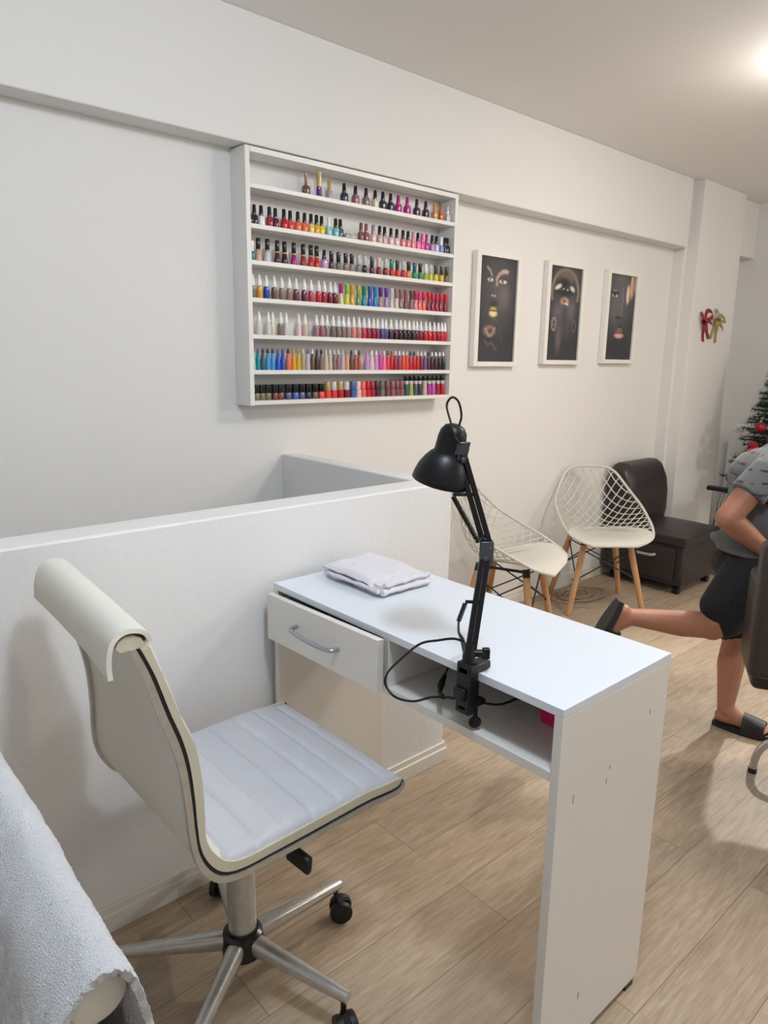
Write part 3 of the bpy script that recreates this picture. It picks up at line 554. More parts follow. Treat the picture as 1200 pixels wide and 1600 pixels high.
# ------------------------------------------------------------------ folded cloth on the table
def cloth_layers():
    bm = NB()
    L = [(1.040, 1.240, 1.185, 1.462, .005), (1.034, 1.238, 1.182, 1.466, .0145), (1.040, 1.236, 1.196, 1.456, .024), (1.030, 1.232, 1.222, 1.470, .033)]
    for k, (x0, x1, y0, y1, h) in enumerate(L):
        def f(u, v, x0=x0, x1=x1, y0=y0, y1=y1, h=h, k=k):
            x = x0 + (x1 - x0) * u; y = y0 + (y1 - y0) * v
            e = min(u, 1 - u, v, 1 - v)
            w = noise.noise(Vector((x * 14, y * 14, k * 3.1)))
            w2 = noise.noise(Vector((x * 60, y * 60, k * 5.7)))
            x += .007 * noise.noise(Vector((y * 25, k * 7, 1))) * (1 - 2 * u); y += .008 * noise.noise(Vector((x * 25, k * 9, 4))) * (1 - 2 * v)
            z = h + .0045 * w + .0018 * w2 - (.009 if k == 3 else .002) * max(0, 1 - e / .10) ** 2 * (1 if k else 0)
            if k == 3: z += .004 * math.exp(-((u - .75) ** 2 + (v - .5) ** 2) / .15) - .010 * max(0, 1 - v / .2) ** 2
            return (1.152 + (x - 1.135) * .80, 1.310 + (y - 1.325) * .78, TZ + max(.0045, z))
        sheet(bm, f, 34, 44, .0078)
    # thick rolled folds peeping out along the two near edges
    for (x0, y0, x1, y1, z, r) in ((1.070, 1.192, 1.232, 1.196, .0125, .0080), (1.085, 1.204, 1.236, 1.205, .0255, .0070), (1.075, 1.214, 1.226, 1.212, .0185, .0060), (1.066, 1.20, 1.064, 1.40, .0165, .0065)):
        pts = []
        for i in range(15):
            t = i / 14; pts.append((x0 + (x1 - x0) * t + .0045 * noise.noise(Vector((t * 5, r * 999, 0))), y0 + (y1 - y0) * t + .0055 * noise.noise(Vector((t * 6, r * 777, 3))), TZ + z + .003 * noise.noise(Vector((t * 7, 9, r * 500)))))
        tube(bm, pts, [r * (.8 + .4 * noise.noise(Vector((i * .8, z * 100, 0)))) for i in range(15)], 10)
    tube(bm, [(1.105, 1.365, TZ + .0335), (1.118, 1.352, TZ + .0385), (1.132, 1.346, TZ + .034)], [.0015, .0045, .0015], 8, smooth=4)
    return bm
tag(obj('folded_towel', cloth_layers(), mat('white_cotton', (234, 231, 239), .95, bump=.5, bscale=700, sheen=.3)), 'folded white cotton cloth lying on the white table by the half-height wall', 'towel')

# ------------------------------------------------------------------ desk lamp
M_lb = mat('lamp_black', (12, 12, 15), rough=.40, spec=.35)
lamp = thing('desk_lamp', 'black jointed desk lamp clamped to the front edge of the white table', 'lamp', (.937, .787, .769))
V3 = Vector
rV = V3((.7467, -.665, 0)); nV = V3((.667, .744, 0)); UP = V3((0, 0, 1))
bm = NB()   # clamp: C-shaped body, jaw on the tabletop, lower jaw under it
box(bm, .906, .930, .772, .806, .694, .792); box(bm, .906, .968, .776, .802, .7705, .786); box(bm, .906, .962, .778, .800, .700, .711)
box(bm, .899, .912, .780, .806, .722, .745)
obj('clamp', bm, M_lb, lamp, bevel=.003)
bm = NB(); lathe(bm, [(.005, 0), (.005, .012), (.012, .016), (.012, .020), (0, .021)], (.945, .789, .7445), (0, 0, 1), 16); cyl(bm, (.945, .789, .672), (.945, .789, .75), .0045, 10)
lathe(bm, [(.004, -.006), (.0105, -.004), (.0125, 0), (.0105, .004), (.004, .006)], (.945, .789, .664), (.667, .744, 0), 16, 1, 1); obj('clamp_screw', bm, M_lb, lamp)
bm = NB(); lathe(bm, [(.012, 0), (.012, .020), (.0085, .026), (.0085, .04), (0, .041)], (.920, .789, .786), (0, 0, 1), 16); obj('swivel_socket', bm, M_lb, lamp)
bm = NB(); cyl(bm, (.926, .786, .808), (.941, .772, .808), .007, 10); obox(bm, (.944, .770, .808), rV, nV, UP, .007, .006, .010); obj('wing_screw', bm, M_lb, lamp, bevel=.002)
pA = V3((.922, .789, .80)); pE = V3((.972, .806, .975)); pE2 = V3((.978, .806, .992)); pU = V3((.954, .860, 1.162))
def bars(name, p, q, off, w, d):
    bm = NB(); t = (q - p).normalized(); s = t.cross(nV).normalized(); u = s.cross(t)
    for k in (-1, 1): obox(bm, (p + q) / 2 + s * off * k, t, s, u, (q - p).length / 2, w, d)
    return obj(name, bm, M_lb, lamp, bevel=.0015)
bars('lower_arm', pA, pE, .0052, .0046, .0052); bars('upper_arm', pE2, pU, .0056, .0050, .0055)
bm = NB()   # elbow plates
for k in (-1, 1): obox(bm, (pE + pE2) / 2 + nV * .007 * k, UP, rV, nV, .022, .012, .0012)
cyl(bm, pE - nV * .011, pE + nV * .011, .0045, 10); cyl(bm, pE2 - nV * .011 + rV * .004, pE2 + nV * .011 + rV * .004, .0045, 10); obj('elbow_joint', bm, mat('lamp_grey', (88, 90, 98), rough=.3, metal=.6), lamp, bevel=.001)
def spring(p, q, r):
    bm = NB(); p, q = V3(p), V3(q); t = (q - p).normalized(); s, u = frame_at(t); L = (q - p).length; N = int(L / .0026)
    pts = [p + t * L * i / (N * 8) + (s * math.cos(i * math.pi / 4) + u * math.sin(i * math.pi / 4)) * r for i in range(N * 8 + 1)]
    tube(bm, pts, .0011, 5); return bm
upm = pE2.lerp(pU, .60)
bm = spring(V3((.951, .810, 1.012)) - nV * .004, V3((.930, .852, 1.086)) - nV * .004, .0042); obj('upper_spring', bm, M_lb, lamp)
bm = NB(); cyl(bm, V3((.930, .852, 1.090)) - nV * .004, pE2.lerp(pU, .56), .0032, 8); cyl(bm, V3((.951, .810, 1.008)) - nV * .004, pE2.lerp(pU, .12), .0032, 8); obj('spring_pin', bm, M_lb, lamp)
s0 = V3((.920, .818, .862)) - nV * .003; s1 = V3((.934, .816, .894)) - nV * .003
bm = spring(s0, s1, .0038); obj('lower_spring', bm, M_lb, lamp)
bm = NB(); cyl(bm, s1 + UP * .003, pA.lerp(pE, .55) + rV * .004, .0032, 8); obj('spring_pin', bm, M_lb, lamp)
bm = NB(); tube(bm, [s0 + UP * .002, s0 - UP * .02 + rV * .001, s0 - UP * .035 + rV * .008, V3((.922, .794, .806)) - rV * .004], [.0025, .003, .006, .007], 8, smooth=4, flat=.5); obj('base_bracket', bm, mat('lamp_grey', ), lamp)
# shade
ax = (UP * .95 + rV * .20 - nV * .13).normalized(); rc = V3((.944, .897, 1.105))
SH = [(.0545, 0), (.0530, .010), (.0485, .026), (.0410, .041), (.0330, .052), (.0275, .057), (.0265, .062), (.0262, .085), (.0240, .097), (.0180, .106), (.009, .110), (0, .1105)]
bm = NB(); lathe(bm, SH + [], rc, ax, 40)
bmesh.ops.delete(bm, geom=[f for f in bm.faces if len(f.verts) > 30], context='FACES_ONLY')
sh = obj('lamp_shade', bm, M_lb, lamp, angle=60); md = sh.modifiers.new('t', 'SOLIDIFY'); md.thickness = .0015; md.offset = -1
bm = NB(); lathe(bm, [(.012, .045), (.016, .05), (.019, .03), (.016, .016), (.008, .010), (0, .009)], rc, ax, 20); obj('bulb', bm, mat('bulb_glass', (230, 228, 222), .2), lamp)
hp = rc + ax * .068 + rV * .020 - nV * .022
bm = NB(); obox(bm, hp, ax, rV, nV, .012, .012, .006); cyl(bm, hp, pU, .0055, 10); obox(bm, hp - ax * .014 + rV * .004, ax, rV, nV, .014, .009, .004); cyl(bm, hp - ax * .020 + rV * .006 - nV * .010, hp - ax * .020 + rV * .006 + nV * .004, .004, 10)
obj('shade_bracket', bm, mat('lamp_grey'), lamp, bevel=.001)
top = rc + ax * .108
bm = NB(); tube(bm, [top + rV * .006 - nV * .004, top + rV * .010 + UP * .018, top + rV * .004 + UP * .042, top - rV * .008 + UP * .050, top - rV * .017 + UP * .036, top - rV * .012 + UP * .012 - nV * .02, top - rV * .002 - UP * .02 - nV * .032, pU + UP * .012 - nV * .012, pU - nV * .012 - rV * 0 - UP * .02], .0021, 8, smooth=8)
obj('shade_cord', bm, M_lb, lamp)
cord = [(.918, .800, .828), (.905, .815, .832), (.899, .845, .821), (.897, .893, .798), (.898, .950, .744), (.900, .986, .703), (.901, .990, .676), (.902, .962, .661), (.906, .915, .669), (.915, .875, .690), (.926, .84, .700), (.955, .80, .698), (.99, .77, .692), (1.04, .765, .690), (1.08, .79, .665), (1.12, .84, .6515)]
bm = NB(); tube(bm, cord, .0024, 8, smooth=8); obj('power_cord', bm, M_lb, lamp)
bm = NB(); tube(bm, [(.99, .92, .665), (.995, .925, .672), (1.01, .928, .690)], [.004, .008, .004], 10, smooth=4); tube(bm, [(.928, .855, .694), (.965, .90, .675), (.99, .92, .665)], .0045, 8, smooth=4); tube(bm, [(1.01, .928, .690), (1.03, .93, .715), (1.06, .935, .735), (1.09, .945, .748)], .0022, 8, smooth=4)
obj('plug', bm, M_lb, lamp)

# ------------------------------------------------------------------ office chairs
M_lea = mat('white_leather', (226, 223, 212), rough=.42, bump=.08, bscale=120, var=.05, vscale=5)
M_seat = mat('worn_white_leather', (200, 201, 208), rough=.45, bump=.06, bscale=150, var=.16, vscale=7)
M_och = mat('worn_chrome', (206, 205, 201), rough=.3, metal=.75, bump=.05, bscale=90, var=.25, vscale=60)
M_rub = mat('black_rubber', (18, 18, 20), .5)
OUT = [(.9152, .4720), (.8962, .4570), (.8201, .4600), (.7495, .4585), (.663, .4561), (.5900, .4555), (.5332, .4560), (.4945, .4660), (.4694, .4893), (.4510, .5275), (.4430, .5771), (.4395, .6275), (.4327, .6909), (.4216, .7422), (.4031, .7988), (.3833, .8666), (.3668, .9090), (.3580, .9260)]
INN = [(.9080, .4900), (.843, .4989), (.7822, .5045), (.7279, .5035), (.6677, .5017), (.6068, .5006), (.5633, .4990), (.5200, .5010), (.4880, .5255), (.4724, .5621), (.4727, .5996), (.4714, .6499), (.4677, .6956), (.4606, .7351), (.4433, .7795), (.4261, .8328), (.406, .89), (.396, .9207)]
HX, HY = .652, 1.157
def resample(P, n):
    P = [V3((a, 0, b)) for a, b in P]; P = smooth_path(P, 8); L = [0]
    for a, b in zip(P, P[1:]): L.append(L[-1] + (b - a).length)
    out = []; j = 0
    for i in range(n + 1):
        d = L[-1] * i / n
        while j < len(L) - 2 and L[j + 1] < d: j += 1
        t = (d - L[j]) / max(1e-9, L[j + 1] - L[j]); out.append(P[j].lerp(P[j + 1], t))
    return out
YN, YFr = .943, 1.372
def sag(p, y):   # the back is slightly twisted and dips between the corners of its top edge
    k = max(0, min(1, (p.z - .56) / .37)); q = (y - YN) / (YFr - YN); m = 1 - (2 * q - 1) ** 2
    return V3((p.x + (.032 * q + .014 * m) * k, y, p.z - .016 * m * k * k))
def office_chair():
    ch = thing('office_chair', 'white leather office chair with chrome frame pulled up to the white table', 'chair', (HX, HY, 0))
    I = resample(INN, 150); O = resample(OUT, 150)
    split = next(i for i, p in enumerate(I) if p.x < .505 or p.z > .515)
    def pad(i0, i1, rib, bulge):
        """closed cushion between the inner and outer curves, over the width"""
        bm = NB(); ny = 26; rows = []
        ins = .004
        for i in range(i0, i1 + 1):
            ring = []
            t = (i - i0) / (i1 - i0)
            r = rib(t)
            n = (I[i] - O[i]).normalized()
            for k in range(ny + 1):
                v = k / ny; y = YN + ins + (YFr - YN - 2 * ins) * v; e = min(v, 1 - v) * (YFr - YN)
                edge = .010 * max(0, 1 - e / .014) ** 2
                q = I[i] + n * (bulge * (1 - (2 * v - 1) ** 4) - r * min(1, e / .02) - edge)
                ring.append(sag(q, y))
            for k in range(ny, -1, -1):
                v = k / ny; y = YN + ins + (YFr - YN - 2 * ins) * v
                ring.append(sag(O[i] + n * .006, y))
            rows.append([bm.verts.new(p) for p in ring])
        m = len(rows[0])
        for A, B in zip(rows, rows[1:]):
            for k in range(m): bm.faces.new((A[k], A[(k + 1) % m], B[(k + 1) % m], B[k]))
        bm.faces.new(rows[0][::-1]); bm.faces.new(rows[-1]); return bm
    lines = [.10, .245, .39, .535, .68, .825, .955]
    def rib_s(t): return sum(.0055 * math.exp(-((t - a) / .010) ** 2) for a in lines) + .012 * max(0, 1 - t / .04) ** 2
    def rib_b(t): return sum(.0045 * math.exp(-((t - a) / .012) ** 2) for a in (.12, .3, .48, .66, .84))
    obj('seat', pad(0, split, rib_s, .006), M_seat, ch, angle=60, label='worn grey-white channelled leather seat')
    obj('backrest', pad(split, 150, rib_b, .004), M_lea, ch, angle=60)
    # rolled top with its flap behind
    roll = [(.396, .9207), (.3900, .9340), (.3780, .9415), (.3616, .9440), (.3480, .9390), (.3390, .9270), (.3345, .9050), (.3350, .8780)]
    RR = resample(roll, 24)
    bm = NB(); ny = 24
    def rf(u, v):
        p = RR[round(u * 24)]; y = YN - .002 + (YFr - YN + .004) * v; q = sag(V3((p.x, 0, max(p.z, .88))), y); return V3((q.x, y, q.z + (p.z - max(p.z, .88))))
    sheet(bm, rf, 24, ny, .007); rl = obj('top_roll', bm, M_lea, ch, angle=60)
    for a in (0, 1):
        bm = NB(); y = YN + .001 if a == 0 else YFr - .001
        pr = [sag(V3((x, 0, z)), y) for x, z in ((.388, .918), (.383, .929), (.372, .935), (.360, .936), (.350, .931), (.345, .921), (.352, .914), (.370, .913))]
        vv = [bm.verts.new(p) for p in pr]; ww = [bm.verts.new(V3((p.x, y + (.03 if a == 0 else -.03), p.z))) for p in pr]
        bm.faces.new(vv); bm.faces.new(ww[::-1])
        for i in range(8): bm.faces.new((vv[i], ww[i], ww[(i + 1) % 8], vv[(i + 1) % 8]))
        obj('roll_core', bm, mat('cream_piping', (200, 193, 172), .5), rl)
    # chrome side bars, dark gap, cream edge piping
    for y, sg in ((YN, 1), (YFr, -1)):
        for nm, m, k0, w, d0, d1 in (('side_frame', M_och, 0, .0085, -.002, .0100), ('gap_strip', M_rub, 0, .0070, .0103, .0165), ('edge_band', mat('cream_piping'), 0, .0065, .0168, .034)):
            bm = NB(); rings = []
            for i in range(0, 149):
                n = (I[i] - O[i]).normalized(); L = (I[i] - O[i]).length; sc = L / .045
                a, b = min(d0, L), min(d1 * (1 if nm != 'edge_band' else min(1.0, (L - .004) / .034)), L)
                yy0 = y - sg * (.0025 if nm == 'side_frame' else (0 if nm == 'gap_strip' else .0015)); yy1 = y + sg * w
                P = [O[i] + n * a, O[i] + n * b]
                rings.append([bm.verts.new(p) for p in (V3(sag(P[0], yy0)), V3(sag(P[1], yy0)), V3(sag(P[1], yy1)), V3(sag(P[0], yy1)))])
            for A, B in zip(rings, rings[1:]):
                for k in range(4): bm.faces.new((A[k], A[(k + 1) % 4], B[(k + 1) % 4], B[k]))
            bm.faces.new(rings[0][::-1]); bm.faces.new(rings[-1]); obj(nm, bm, m, ch, angle=50)
    # under-seat plate, lever, gas column, base
    obj('seat_plate', box(NB(), HX - .10, HX + .12, HY - .09, HY + .09, .425, .458), M_rub, ch, bevel=.006)
    bm = NB(); tube(bm, [(.655, HY - .06, .43), (.662, HY - .10, .425), (.668, HY - .155, .412)], .006, 8, smooth=3)
    lv = obj('lever', bm, M_rub, ch); bm = NB(); obox(bm, (.672, HY - .185, .402), (.1, 0, 1), (.3, -1, -.3), (1, .3, 0), .016, .028, .008); obj('lever_paddle', bm, M_rub, lv, bevel=.005)
    bm = NB(); lathe(bm, [(.030, .12), (.030, .40), (.026, .402), (.026, .425), (0, .426)], (HX, HY, 0), (0, 0, 1), 24); obj('gas_column', bm, M_och, ch)
    bm = NB(); lathe(bm, [(.030, .072), (.044, .078), (.046, .095), (.042, .124), (.034, .130), (.034, .136), (0, .137)], (HX, HY, 0), (0, 0, 1), 24); obj('hub', bm, mat('dark_chrome', (70, 68, 70), .25, metal=1, var=.4, vscale=70), ch)
    for a in BASE_A:
        d = V3((math.cos(R_(a)), math.sin(R_(a)), 0)); c0 = V3((HX, HY, 0)); s = V3((-d.y, d.x, 0))
        bm = NB(); rings = []
        for i in range(9):
            t = i / 8; p = c0 + d * (.035 + .232 * t) + UP * (.105 - .012 * t); hw, hh = .019 - .008 * t, .020 - .009 * t
            rings.append([bm.verts.new(p + s * math.copysign(abs(math.cos(q)) ** .7, math.cos(q)) * hw + UP * math.copysign(abs(math.sin(q)) ** .7, math.sin(q)) * hh) for q in [k * math.pi / 6 for k in range(12)]])
        for A, B in zip(rings, rings[1:]):
            for k in range(12): bm.faces.new((A[k], A[(k + 1) % 12], B[(k + 1) % 12], B[k]))
        bm.faces.new(rings[0][::-1]); bm.faces.new(rings[-1]); lg = obj('base_arm', bm, M_och, ch)
        cp = c0 + d * .256; sw = V3((math.cos(R_(a + 55)), math.sin(R_(a + 55)), 0)); cc = cp + UP * .028 + V3((sw.y, -sw.x, 0)) * .012
        bm = NB()
        for k in (-1, 1): lathe(bm, [(.012, -.008), (.026, -.007), (.0275, 0), (.026, .007), (.012, .008)], cc + sw * .013 * k, sw, 20)
        obox(bm, cc + UP * .012, sw, V3((sw.y, -sw.x, 0)), UP, .006, .017, .014); cyl(bm, cp + UP * .035, cp + UP * .088, .006, 8)
        obj('caster', bm, M_rub, lg, label='black twin-wheel caster')
    return ch
BASE_A = [1, 73, 145, 217, 289]
chair = office_chair()

# ------------------------------------------------------------------ chair at the lower left, its back under a towel
c2 = thing('padded_chair', 'cream padded chair nearest the camera, its back hidden under a white towel', 'chair', (-.05, .77, 0))
bm = NB(); lathe(bm, [(0, 0), (.016, 0), (.0235, .003), (.0258, .009), (.0258, .461), (.0235, .467), (.016, .47), (0, .47)], (.158, .521, .800), (.0, 1, 0), 32); obj('top_roll', bm, M_lea, c2)
bm = NB(); obox(bm, (.156, .757, .61), (1, 0, .06), (0, 1, 0), (-.06, 0, 1), .016, .215, .175); obj('backrest', bm, M_lea, c2, bevel=.012)
obj('seat', box(NB(), -.30, .150, .54, .98, .40, .455), M_lea, c2, bevel=.02, seg=3)
for x in (-.27, .13):
    for y in (.57, .95):
        bm = NB(); cyl(bm, (x, y, 0), (x, y, .405), .013, 12); obj('leg', bm, M_och, c2)
def towel():
    CS = [(.082, .42), (.096, .55), (.111, .68), (.121, .765), (.132, .810), (.148, .832), (.163, .8385), (.179, .831), (.190, .806), (.197, .765), (.204, .70), (.217, .58), (.232, .44)]
    P = resample(CS, 300)
    def f(u, v):
        p = P[round(u * 300)]; y = .503 + .53 * v
        w = noise.noise(V3((u * 5, v * 6, 2))); w3 = noise.noise(V3((u * 22, v * 26, 5))); w4 = noise.noise(V3((u * 190, v * 260, 8))); w5 = noise.noise(V3((u * 420, v * 560, 3)))
        h = max(0, abs(u - .5) - .12)
        fold = .004 * (1 / (1 + math.exp(-(v - .40 + .25 * (u - .5)) / .012)))     # a second layer lies on the far part
        sx = 1 if u > .5 else -1; n = V3((sx * min(1, abs(u - .5) * 5), 0, 1 - min(1, abs(u - .5) * 4))).normalized()
        q = V3((p.x - .002 - .004 * (1 - v) ** 2 - (.022 * (1 - v) if u < .5 else 0) * min(1, (.5 - u) * 8 if u < .5 else 0) + sx * abs(.06 * w * h), y + .02 * h * w + .004 * w3, p.z))
        return q + n * (fold + .0030 * w3 + .0013 * w4 + .0015 * w5)
    bm = NB(); sheet(bm, f, 300, 330, .007)
    return bm
M_tow = mat('terry_towel', (240, 241, 246), .98, bump=.8, bscale=650, sheen=.5, var=.05, vscale=260)
tag(obj('bath_towel', towel(), M_tow, angle=80), 'white terry towel draped over the nearest chair back at lower left', 'towel')
# ------------------------------------------------------------------ lattice chairs
M_shell = mat('cream_plastic', (212, 208, 199), rough=.4)
M_wood = mat('beech', (198, 152, 108), rough=.45, var=.18, vscale=14)
M_wire = mat('black_wire', (20, 20, 22), .45)
def lattice_chair(lab, loc, rz):
    ch = thing('lattice_chair', lab, 'chair', loc, rz, 'lattice chairs by the back wall')
    #  v: centre line x, z; rim x, half width, z
    K = [(0, .262, .408, .262, .120, .408), (.06, .245, .424, .250, .182, .430), (.16, .185, .432, .203, .226, .452), (.30, .075, .424, .125, .246, .490), (.44, -.050, .420, .040, .250, .528), (.55, -.130, .438, -.025, .248, .560), (.66, -.180, .495, -.085, .238, .592), (.78, -.212, .580, -.140, .213, .635), (.90, -.238, .680, -.192, .175, .695), (.965, -.250, .735, -.220, .145, .734), (1, -.256, .762, -.236, .105, .757)]
    def at(v):
        v = max(0, min(1, v))
        for i in range(len(K) - 1):
            if v <= K[i + 1][0]: break
        t = (v - K[i][0]) / (K[i + 1][0] - K[i][0])
        g = lambda j: K[max(0, min(len(K) - 1, j))]
        a, b, c, d = g(i - 1), g(i), g(i + 1), g(i + 2)
        return [.5 * ((2 * b[q]) + (c[q] - a[q]) * t + (2 * a[q] - 5 * b[q] + 4 * c[q] - d[q]) * t * t + (3 * b[q] - a[q] - 3 * c[q] + d[q]) * t ** 3) for q in range(1, 6)]
    def S(u, v):
        x, z, rx, w, rz_ = at(v); k = abs(u) ** 2.2
        return V3((x + (rx - x) * k, u * w, z + (rz_ - z) * k))
    vs = lambda u: .50 - .30 * abs(u) ** 2.2
    bm = NB(); sheet(bm, lambda a, b: S(2 * a - 1, b * vs(2 * a - 1)), 40, 26, .006); obj('seat', bm, M_shell, ch, world=False, angle=70)
    bm = NB()
    rim = [S(-1, .0 + i / 40) for i in range(41)] + [S(-1 + 2 * i / 14, 1) for i in range(1, 14)] + [S(1, 1 - i / 40) for i in range(41)] + [S(1 - 2 * i / 10, 0) for i in range(1, 10)]
    tube(bm, rim, .0075, 8, closed=True); obj('rim', bm, M_shell, ch, world=False)
    bm = NB(); N = 90
    for sg in (-1, 1):
        for c in range(-24, 25):
            pts = []
            for i in range(N + 1):
                v = i / N; q = 1 - v; yy = c * .050 + sg * .36 * (q + 1.15 * q * q); w = at(v)[3]; u = yy / w
                if abs(u) <= 1.0 and v >= vs(u) - .02: pts.append(S(u, v))
            if len(pts) > 2: tube(bm, pts, .0032, 6)
    obj('lattice_back', bm, M_shell, ch, world=False)
    legs = []
    for sx, sy in ((1, 1), (1, -1), (-1, 1), (-1, -1)):
        a = V3((.02 + sx * .115, sy * .125, .405)); b = V3((.205 if sx > 0 else -.165, sy * .210, 0))
        bm = NB(); lathe(bm, [(.0135, 0), (.0150, .02), (.0175, .30), (.0165, .42), (.012, (b - a).length)], b, a - b, 14); legs.append((a, b)); obj('leg', bm, M_wood, ch, world=False)
    bm = NB()
    for i, j in ((0, 1), (1, 3), (3, 2), (2, 0)):
        (a, b), (c, d) = legs[i], legs[j]
        tube(bm, [a.lerp(b, .12), c.lerp(d, .52)], .0036, 6); tube(bm, [c.lerp(d, .12), a.lerp(b, .52)], .0036, 6)
    for a, b in legs:
        cyl(bm, a.lerp(b, -.03), a.lerp(b, .06), .018, 10); cyl(bm, a.lerp(b, .52) + V3((0, -.022, 0)), a.lerp(b, .52) + V3((0, .022, 0)), .005, 6)
    for a, b in ((0, 1), (2, 3)): tube(bm, [legs[a][0], legs[b][0]], .007, 6)
    for a, b in ((0, 2), (1, 3)): tube(bm, [legs[a][0], legs[b][0]], .007, 6)
    obj('wire_brace', bm, M_wire, ch, world=False, label='black wire cross braces')
    return ch
lc = lattice_chair('cream lattice-back chair turned to the camera, beside the dark low seat', (3.41, 2.035, 0), R_(-129))
lc.scale = (.965, .965, .965)
lc2 = dup(lc, (2.59, 2.02, 0), R_(-68), 'cream lattice-back chair seen side-on behind the desk lamp')

# ------------------------------------------------------------------ coiled cable under the lattice chair
bm = NB(); pts = []
for i in range(150):
    a = i * .26; r = .10 + .035 * math.sin(i * .11) + .02 * math.sin(i * .047); pts.append((3.50 + r * 1.25 * math.cos(a) - .0007 * i, 2.16 + r * .75 * math.sin(a) + .0001 * i, .0045 + .002 * (i % 7 > 3) + i * .00004))
pts += [(3.30, 2.10, .004), (3.26, 2.06, .004), (3.31, 2.00, .004), (3.42, 2.00, .004)]
tube(bm, pts, .0038, 6); tag(obj('coiled_cable', bm, mat('beige_cable', (176, 154, 128), .5)), 'beige cable coiled on the floor under a lattice chair', 'cable')

# ------------------------------------------------------------------ dark low seat with drawer
M_dl = mat('brown_leatherette', (44, 37, 38), rough=.42, bump=.12, bscale=220, coat=.08)
pf = thing('low_seat', 'dark brown upholstered low seat with drawer, against the wall beside the pier', 'seat', (4.11, 2.0, 0))
px0, px1, py0, py1 = 3.88, 4.35, 1.765, 2.285
obj('base', box(NB(), px0 + .01, px1 - .01, py0 + .01, py1, .055, .295), M_dl, pf, bevel=.010)
bm = NB(); box(bm, px0 - .004, px1 + .004, py0 - .004, py1 - .01, .293, .348)
bmesh.ops.subdivide_edges(bm, edges=bm.edges, cuts=8, use_grid_fill=True)
for v in bm.verts:
    if v.co.z > .34:
        u = (v.co.x - px0) / (px1 - px0) * 2 - 1; w = (v.co.y - py0) / (py1 - py0) * 2 - 1; v.co.z += .022 * (1 - u ** 4) * (1 - w ** 4)
obj('seat_cushion', bm, M_dl, pf, bevel=.012, seg=3, angle=60)
prof = [(2.130, .335), (2.118, .42), (2.120, .54), (2.135, .63), (2.165, .695), (2.205, .722), (2.250, .722), (2.285, .700), (2.300, .64), (2.302, .335)]
bm = NB(); N = 20; rings = []
for k in range(N + 1):
    t = k / N * 2 - 1; x = (px0 + px1) / 2 + (px1 - px0) / 2 * t; q = 1 - .22 * max(0, abs(t) - .82) / .18
    rings.append([bm.verts.new((x, 2.215 + (y - 2.215) * (q * .5 + .5), .335 + (z - .335) * (q * .55 + .45))) for y, z in prof])
for A, B in zip(rings, rings[1:]):
    for k in range(10): bm.faces.new((A[k], A[(k + 1) % 10], B[(k + 1) % 10], B[k]))
bm.faces.new(rings[0][::-1]); bm.faces.new(rings[-1]); obj('backrest', bm, M_dl, pf, bevel=.012, seg=3, angle=50)
dr = obj('drawer', box(NB(), px0 - .006, px0 + .012, py0 + .055, py1 - .05, .085, .272), M_dl, pf, bevel=.004)
bm = NB(); tube(bm, [(px0 - .004, 2.055, .222), (px0 - .024, 2.03, .216), (px0 - .026, 1.965, .216), (px0 - .004, 1.935, .222)], .006, 8, smooth=5, flat=1.6); obj('handle', bm, M_chr, dr, label='chrome bow handle')
for x in (px0 + .05, px1 - .05):
    for y in (py0 + .05, py1 - .06):
        bm = NB()
        for k in (-1, 1): lathe(bm, [(.010, -.008), (.022, -.007), (.0235, 0), (.022, .007), (.010, .008)], (x, y + .011 * k, .0235), (0, 1, 0), 16)
        cyl(bm, (x, y, .03), (x, y, .058), .008, 8); obj('caster', bm, M_rub, pf, label='black twin-wheel caster')

# ------------------------------------------------------------------ armchair with chrome frame near the pier
ac = thing('waiting_armchair', 'black armchair with chrome tube frame standing before the pier', 'chair', (4.643, 1.70, 0))
for x in (4.485, 4.80):
    bm = NB(); obox(bm, (x, 1.74, .553), (0, 1, 0), (1, 0, 0), UP, .20, .024, .014); obj('armrest', bm, M_blk, ac, bevel=.008, seg=3)
    bm = NB(); tube(bm, [(x, 1.62, .545), (x, 1.80, .545), (x, 1.845, .52), (x, 1.865, .40), (x, 1.885, .20), (x, 1.90, .012), (x, 1.86, .012), (x, 1.50, .012), (x, 1.46, .03), (x, 1.50, .55)], .011, 10, smooth=5); obj('side_frame', bm, M_chr, ac)
obj('seat', box(NB(), 4.51, 4.775, 1.50, 1.88, .33, .41), M_dl, ac, bevel=.02, seg=3)
bm = NB(); obox(bm, (4.643, 1.45, .52), (1, 0, 0), (0, 1, -.15), (0, .15, 1), .15, .03, .16); obj('backrest', bm, M_dl, ac, bevel=.02, seg=3)

# ------------------------------------------------------------------ white console with rod by the far wall
cs = thing('white_console', 'narrow white cabinet with a rounded top rail behind the tree', 'cabinet', (5.37, 2.12, 0))
obj('body', box(NB(), 5.30, 5.44, 2.06, 2.185, .0, .825), M_lam, cs, bevel=.004)
bm = NB(); cyl(bm, (5.38, 2.045, .872), (5.38, 2.165, .872), .017, 16); obj('top_rail', bm, M_lam, cs)
bm = NB(); cyl(bm, (5.38, 2.10, .82), (5.38, 2.10, .872), .012, 10); obj('rail_post', bm, M_lam, cs)

